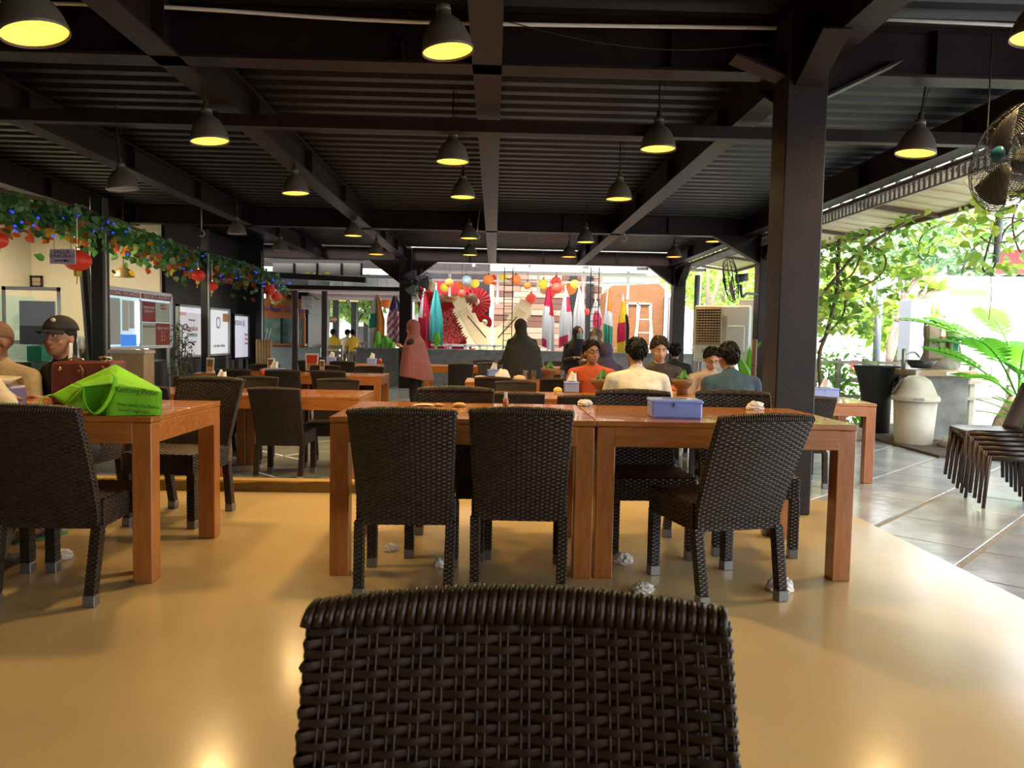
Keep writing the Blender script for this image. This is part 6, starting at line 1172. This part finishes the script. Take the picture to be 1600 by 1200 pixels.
t = thing('bamboo_stake', 'reddish wooden stake beside the broad leaf plant', 'stake', (V(1177, 600, 13.0).x, 13.0, REAR)); m = MB(); m.tube([(0, 0, 0), (0, 0, 1.35)], .045, 8); m.tube([(0, 0, .9), (0, 0, .93)], .05, 8); m.build('stake', mat('red_brown_wood', (.20, .09, .06), .7), t, True)
# street beyond: locker, notice, building, canopies, shop fascia
a, b = V(1420, 568, 13), V(1455, 468, 13); t = thing('steel_locker', 'pale grey steel locker standing behind the stone post', 'locker', ((a.x+b.x)/2, 13, -.25)); w, h = b.x-a.x, b.z+.25; m = MB(); m.bbox((0, .2, h/2), (w, .4, h), .01); m.build('body', mat('locker_grey', (.42, .44, .52), .45), t); m = MB(); m.box((.01, -.008, h/2), (w*.88, .012, h*.95)); d_ = m.build('door', MATS['locker_grey'], t)
for k in range(6): m = MB(); m.box((-.06+.10*(k % 2), -.016, h*.90-.04*(k//2)), (.07, .006, .010)); m.build('vent_slot', GREY, d_)
a = V(1335, 560, 16); t = thing('notice_board', 'red notice on a white stand by the street fence', 'notice', (a.x, 16, -.3)); m = MB(); m.box((0, 0, .95), (.17, .02, .30)); pn_ = m.build('panel', REDP, t); text(t, 'STOP', .06, (0, -.013, 1.05), (R(90), 0, 0), PRW); m = MB(); m.lathe([(0, 0), (.03, 0), (.03, .004), (0, .004)], 12); o = m.build('symbol', PRW, t); o.location = (0, -.014, .93); o.rotation_euler.x = R(90); m = MB(); m.box((0, .02, .5), (.04, .03, 1.3)); m.build('stand', WHITE, t)
a = V(1500, 480, 30); t = thing('white_building', 'overexposed white and yellow flat-roofed building across the street', 'building', (a.x, 30, -.3)); m = MB(); m.box((0, 3, 2.1), (13.5, 6, 4.2)); m.build('walls', mat('bright_white_wall', (.82, .81, .78), .7), t)
m = MB(); q_ = V(1500, 442, 30); m.box((0, -.1, q_.z+.3), (13.8, .5, .35)); m.build('parapet', mat('parapet_grey', (.50, .52, .55), .6), t); q_ = V(1515, 470, 29.9); m = MB(); m.box((q_.x-a.x, -.03, q_.z+.3), (1.5, .06, .85)); m.build('yellow_panel', mat('yellow_wall', (.78, .66, .25), .7), t); q_ = V(1562, 476, 29.9); m = MB(); m.box((q_.x-a.x, -.04, q_.z+.3), (.45, .06, .6)); m.build('grey_panel', GREY, t)
for px, py in ((1452, 455), (1592, 500)): q_ = V(px, py, 29.8); m = MB(); m.box((q_.x-a.x, -.05, q_.z+.3), (.5, .08, .5)); w_ = m.build('window', GREY, t)
for px in (1330, 1500): q_ = V(px, 500, 26); t = thing('white_canopy', ('white street canopy behind the climbing vine', 'white street canopy with dark ridge beyond the locker')[px == 1500], 'canopy', (q_.x, 26, -.3)); m = MB(); m.prism([(-1.7, 1.85), (1.7, 1.85), (1.4, 2.35), (-1.2, 2.5)], 3); m.build('roof', WHITE, t); m = MB(); m.box((0, -1.52, 1.85), (3.1, .06, .14)); m.build('valance', mat('grey_mauve', (.34, .32, .38), .6), t)
for px in (1330, 1500):
    pass
for o in [x for x in bpy.data.objects if x.name.startswith('white_canopy')]:
    for sx in (-1.5, 0, 1.5): m = MB(); m.box((sx, -1.3, .93), (.09, .09, 1.86)); m.build('leg', WHITE, o)
q_ = V(1590, 408, 27); t = thing('red_shop_fascia', 'red shop fascia with a white roof edge seen under the eave', 'fascia', (q_.x+1, 27, -.3)); m = MB(); m.box((0, 0, q_.z+.3), (3.4, .2, .9)); m.build('board', mat('red_fascia', (.45, .05, .05), .5), t); m = MB(); m.box((0, -.2, q_.z+.3+.6), (3.9, .7, .2), 0, 0, 0, R(-6)); m.build('roof_edge', WHITE, t)
for x in (-1.6, 1.6): m = MB(); m.box((x, .1, q_.z/2), (.12, .12, q_.z+.3)); m.build('post', GREY, t)
